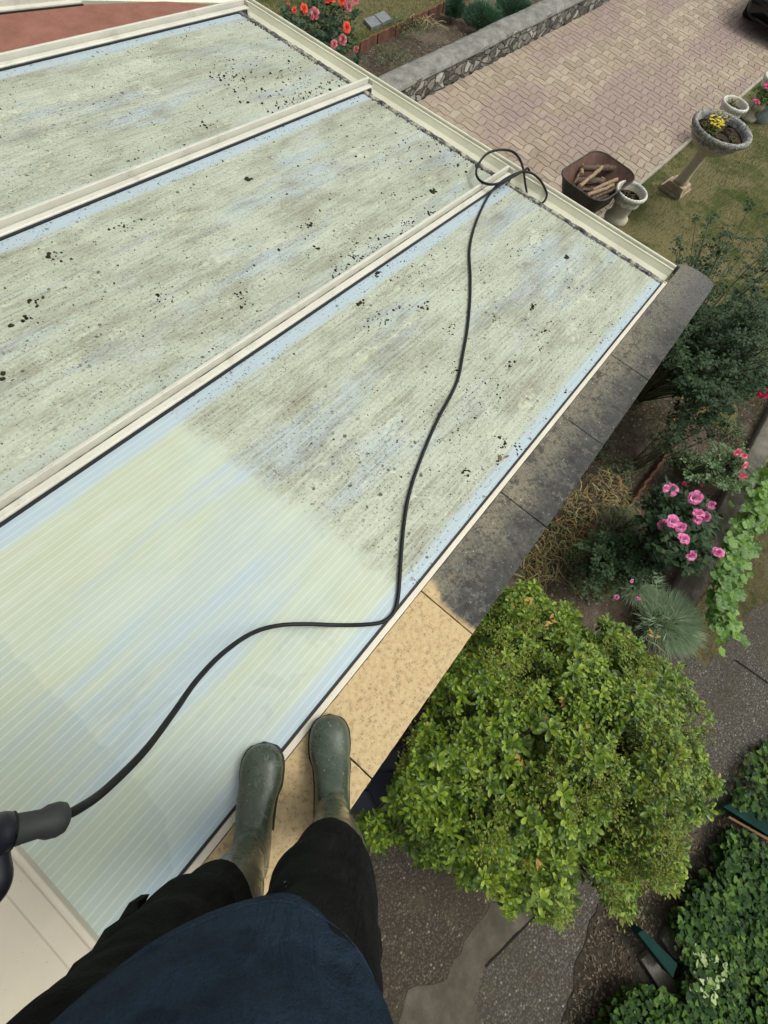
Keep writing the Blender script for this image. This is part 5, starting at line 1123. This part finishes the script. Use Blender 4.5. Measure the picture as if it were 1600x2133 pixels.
for sy in (-1,1):
    b=MB(); b.loft([ring(Vector((cx0+.17+q*.1,cy0+sy*.66,GZ+.58)),Vector((0,1,0)),ZZ,.17,.06,16) for q in (0,1)]); b.build('headlight',Mat('lamp_lens',.05,.6).col((.5,.52,.55)).m,car)
# ------------------------------------------------------------------ plastic bin beside the wall
M_bin=plain('slate_blue_plastic',(.022,.027,.045),.42,.4,.15,9,.1)
bn=at(802,1642,-1.62); b_=empty('storage_bin',(bn.x,bn.y,GZ),'dark slate blue plastic bin lid with faceted panels, tucked under the coping','bin')
def hexr(r,z,n=6,a0=.2): return [Vector((bn.x+r*math.cos(a0+2*math.pi*k/n),bn.y+r*math.sin(a0+2*math.pi*k/n),z)) for k in range(n)]
b=MB(); b.loft([hexr(.19,GZ),hexr(.215,-1.70)],0,True,True,False); b.build('bin_body',M_bin,b_)
b=MB(); b.loft([hexr(.235,-1.70),hexr(.24,-1.66),hexr(.22,-1.645),hexr(.12,-1.60),hexr(.10,-1.598)],0,True,True,False); o=b.build('lid',M_bin,b_); bevel(o,.005,2)
b=MB()
for k in range(6): b.tube([hexr(.225,-1.643)[k],hexr(.10,-1.596)[k]],.0055,5)
q=hexr(.10,-1.597); b.tube(q+q[:1],.004,5); b.build('lid_ribs',M_gasket,o)
# ------------------------------------------------------------------ green boards and slabs by the ivy
M_gb=plain('dark_green_painted_board',(.006,.026,.021),.85,.1,.4,6,.1); M_be=plain('bare_board_edge',(.3,.18,.09),.8,.2)
def board(P4,z,th,lab,nm='green_board',mat=None):
    p=[at(x,y,zz) for (x,y),zz in zip(P4,z)]; b=MB(); b.loft([[q-ZZ*th for q in p],p],0,True,True,False); o=b.build(nm,mat or M_gb); bevel(o,.004); tag(o,lab,nm.split('_')[-1]); return o
o=board(((1506,1680),(1530,1672),(1640,1732),(1640,1765)),(-2.05,-2.1,-2.1,-2.05),.05,'dark green board with a rounded end lying in the ivy at the right edge')
b=MB(); p=[at(x,y,z) for x,y,z in ((1520,1700,-2.06),(1640,1768,-2.06),(1640,1774,-2.075),(1518,1704,-2.075))]; b.loft([[q-ZZ*.01 for q in p],p],0,True,True,False); b.build('worn_edge',M_be,o)
board(((1328,1944),(1340,1937),(1412,2008),(1402,2038)),(-2.02,-2.02,-2.02,-2.02),.1,'dark green narrow board standing between grey slabs at the bottom right')
M_slabc=concmat('pale_grey_slab',(.13,.12,.1),(.2,.185,.16),.1)
for P4,lab in ((((1473,1788),(1497,1742),(1522,1752),(1490,1800)),'small tilted grey slab at the edge of the ivy'),(((1368,1950),(1385,1925),(1412,1945),(1415,1990),(1395,1990)),'broken grey slab above the green board'),(((1325,1990),(1345,1975),(1400,2040),(1400,2060),(1370,2060)),'grey slab below the green board, half under the ivy'),(((1450,1815),(1462,1805),(1470,1835),(1458,1845)),'grey slab scrap lying in the leaf litter')):
    p=[Vector((*A(*q),0)) for q in P4]; b=MB(); b.loft([[q+ZZ*(GZ-.02) for q in p],[q+ZZ*(GZ+.05) for q in p]],0,True,True,False); o=b.build('stone_slab',M_slabc); bevel(o,.006); tag(o,lab,'slab')
# ------------------------------------------------------------------ ivy
L_ivy=leafmat('ivy_leaf',[(.008,.024,.005),(.018,.048,.008),(.036,.082,.012),(.10,.175,.03)],.55,.15,.15,2.5)
L_ivy2=leafmat('variegated_ivy_leaf',[(.2,.28,.09),(.34,.4,.18)],.4,.35,.15)
IV=[(1240,2150),(1270,2080),(1330,2040),(1400,2065),(1425,2010),(1400,1960),(1395,1900),(1430,1850),(1475,1815),(1508,1755),(1530,1722),(1640,1785),(1900,1750),(1900,2500),(1180,2400)]
IV2=[(1500,1700),(1530,1660),(1555,1610),(1580,1560),(1640,1540),(1700,1700),(1640,1725),(1560,1690)]
rr=random.Random(15); b=MB(); b2=MB(); n=0
def ivz(x,y): return GZ+.16+.10*mnoise.noise((x*1.6,y*1.6,0))+.05*mnoise.noise((x*6,y*6,3))
for reg,N in ((IV,14500),(IV2,500)):
    xs=[p[0] for p in reg];ys=[p[1] for p in reg]; n=0
    A0=at(min(xs),min(ys),GZ);
    while n<N:
        x=rr.uniform(min(xs),min(1800,max(xs)));y=rr.uniform(min(ys),min(2350,max(ys)))
        if not inpoly(x,y,reg): continue
        n+=1; p=at(x,y,GZ+.1); p.z=ivz(p.x,p.y)-rr.uniform(0,.16)**1.2
        if p.z<GZ+.02: p.z=GZ+.03
        a=rr.uniform(0,6.28); nn=(ZZ+Vector((rr.gauss(0,.35),rr.gauss(0,.35),0))+CU(p,.3)*.5).normalized()
        var=inpoly(x,y,[(1395,1965),(1420,1950),(1500,2000),(1470,2060),(1420,2040)]) and rr.random()<.4
        lobed(b2 if var else b,p,Vector((math.cos(a),math.sin(a),-.2)),nn,rr.uniform(.022,.043)*(1 if rr.random()<.93 else 1.4),3,.28,.15)
tag(b.build('ivy',L_ivy),'dense glossy green ivy carpet at the bottom right','ivy',None,'stuff'); tag(b2.build('variegated_ivy',L_ivy2),'few cream edged ivy leaves beside the slabs','ivy',None,'stuff')
# ------------------------------------------------------------------ litter, pebbles, grass
b=MB(); rr=random.Random(19)
LI=[(1180,2133),(1230,1950),(1260,1890),(1390,1770),(1440,1760),(1510,1690),(1560,1560),(1610,1530),(1700,1700),(1450,1850),(1380,1930),(1250,2133)]
n=0
while n<1700:
    x=rr.uniform(1150,1700);y=rr.uniform(1530,2133)
    if not inpoly(x,y,LI): continue
    n+=1; p=at(x,y,GZ+.014); a=rr.uniform(0,6.28); b.leaf(p,Vector((math.cos(a),math.sin(a),rr.uniform(0,.5))),ZZ+Vector((rr.gauss(0,.4),rr.gauss(0,.4),0)),rr.uniform(.012,.032),rr.uniform(.006,.015))
for _ in range(1500):
    p=Vector((rr.uniform(1.2,4.6),rr.uniform(-1.75,-.3),GZ+.01)); a=rr.uniform(0,6.28); b.leaf(p,Vector((math.cos(a),math.sin(a),rr.uniform(0,.5))),ZZ,rr.uniform(.01,.028),rr.uniform(.004,.012))
for _ in range(260):
    p=Vector((rr.uniform(1.5,6),rr.uniform(-2.7,-2.0),GZ+.014)); a=rr.uniform(0,6.28); b.leaf(p,Vector((math.cos(a),math.sin(a),.2)),ZZ,rr.uniform(.01,.025),rr.uniform(.004,.01))
tag(b.build('leaf_litter',leafmat('dead_leaf_litter',[(.06,.042,.03),(.12,.085,.06),(.2,.15,.11),(.09,.085,.045)],.8,.1,.05)),'brown fallen leaves and petals scattered on the soil','leaf litter',None,'stuff')
b=MB()
for _ in range(1400):
    p=Vector((rr.uniform(.3,5),rr.uniform(-1.75,-.25),GZ)) if rr.random()<.7 else Vector((rr.uniform(6,10),rr.uniform(4.6,5.5),GZ)); crumb(b,p,rr.uniform(.004,.014),rr)
tag(b.build('pebbles',plain('small_bed_pebble',(.22,.2,.17),.9,.1,.6,40)),'small stones scattered over the garden beds','pebbles',None,'stuff')
L_grass=leafmat('lawn_blade',[(.045,.095,.018),(.095,.135,.032),(.2,.19,.07),(.33,.27,.14)],.6,.2,.2,1.1)
b=MB()
def blade(p,h,W):
    a=rr.uniform(0,6.28); s=Vector((math.cos(a),math.sin(a),0))*W*.5; l=Vector((rr.gauss(0,1),rr.gauss(0,1),0))*h*.35; b.add([p-s,p+s,p+l+ZZ*h],[(0,1,2)])
n=0
while n<52000:
    x=rr.uniform(4.6,11.5);y=rr.uniform(-3.5,1.2)
    if y>drv(x)-.05 or y<-1.5-(x-4.6)*.55: continue
    n+=1
    k=mnoise.noise((x*1.1,y*1.1,4)); 
    if k+rr.uniform(-.3,.3)<-.25: continue
    blade(Vector((x,y,GZ)),rr.uniform(.02,.05),.006)
for _ in range(26000): blade(Vector((rr.uniform(6.2,11),rr.uniform(5.6,7.6),GZ)),rr.uniform(.02,.045),.006)
for _ in range(5000):
    x=rr.uniform(1.4,4.8);y=rr.uniform(-1.05,-.25)
    if mnoise.noise((x*2,y*2,9))+rr.uniform(-.2,.2)>.05: blade(Vector((x,y,GZ)),rr.uniform(.02,.06),.006)
for _ in range(7000):
    x=rr.uniform(1.9,7);y=rr.uniform(-2.6,-2.03)
    if mnoise.noise((x*3,y*3,5))+rr.uniform(-.3,.3)>.0: blade(Vector((x,y,GZ)),rr.uniform(.008,.022),.006)
tag(b.build('grass',L_grass),'short patchy lawn grass, green by the driveway and straw coloured further out','grass',None,'stuff')
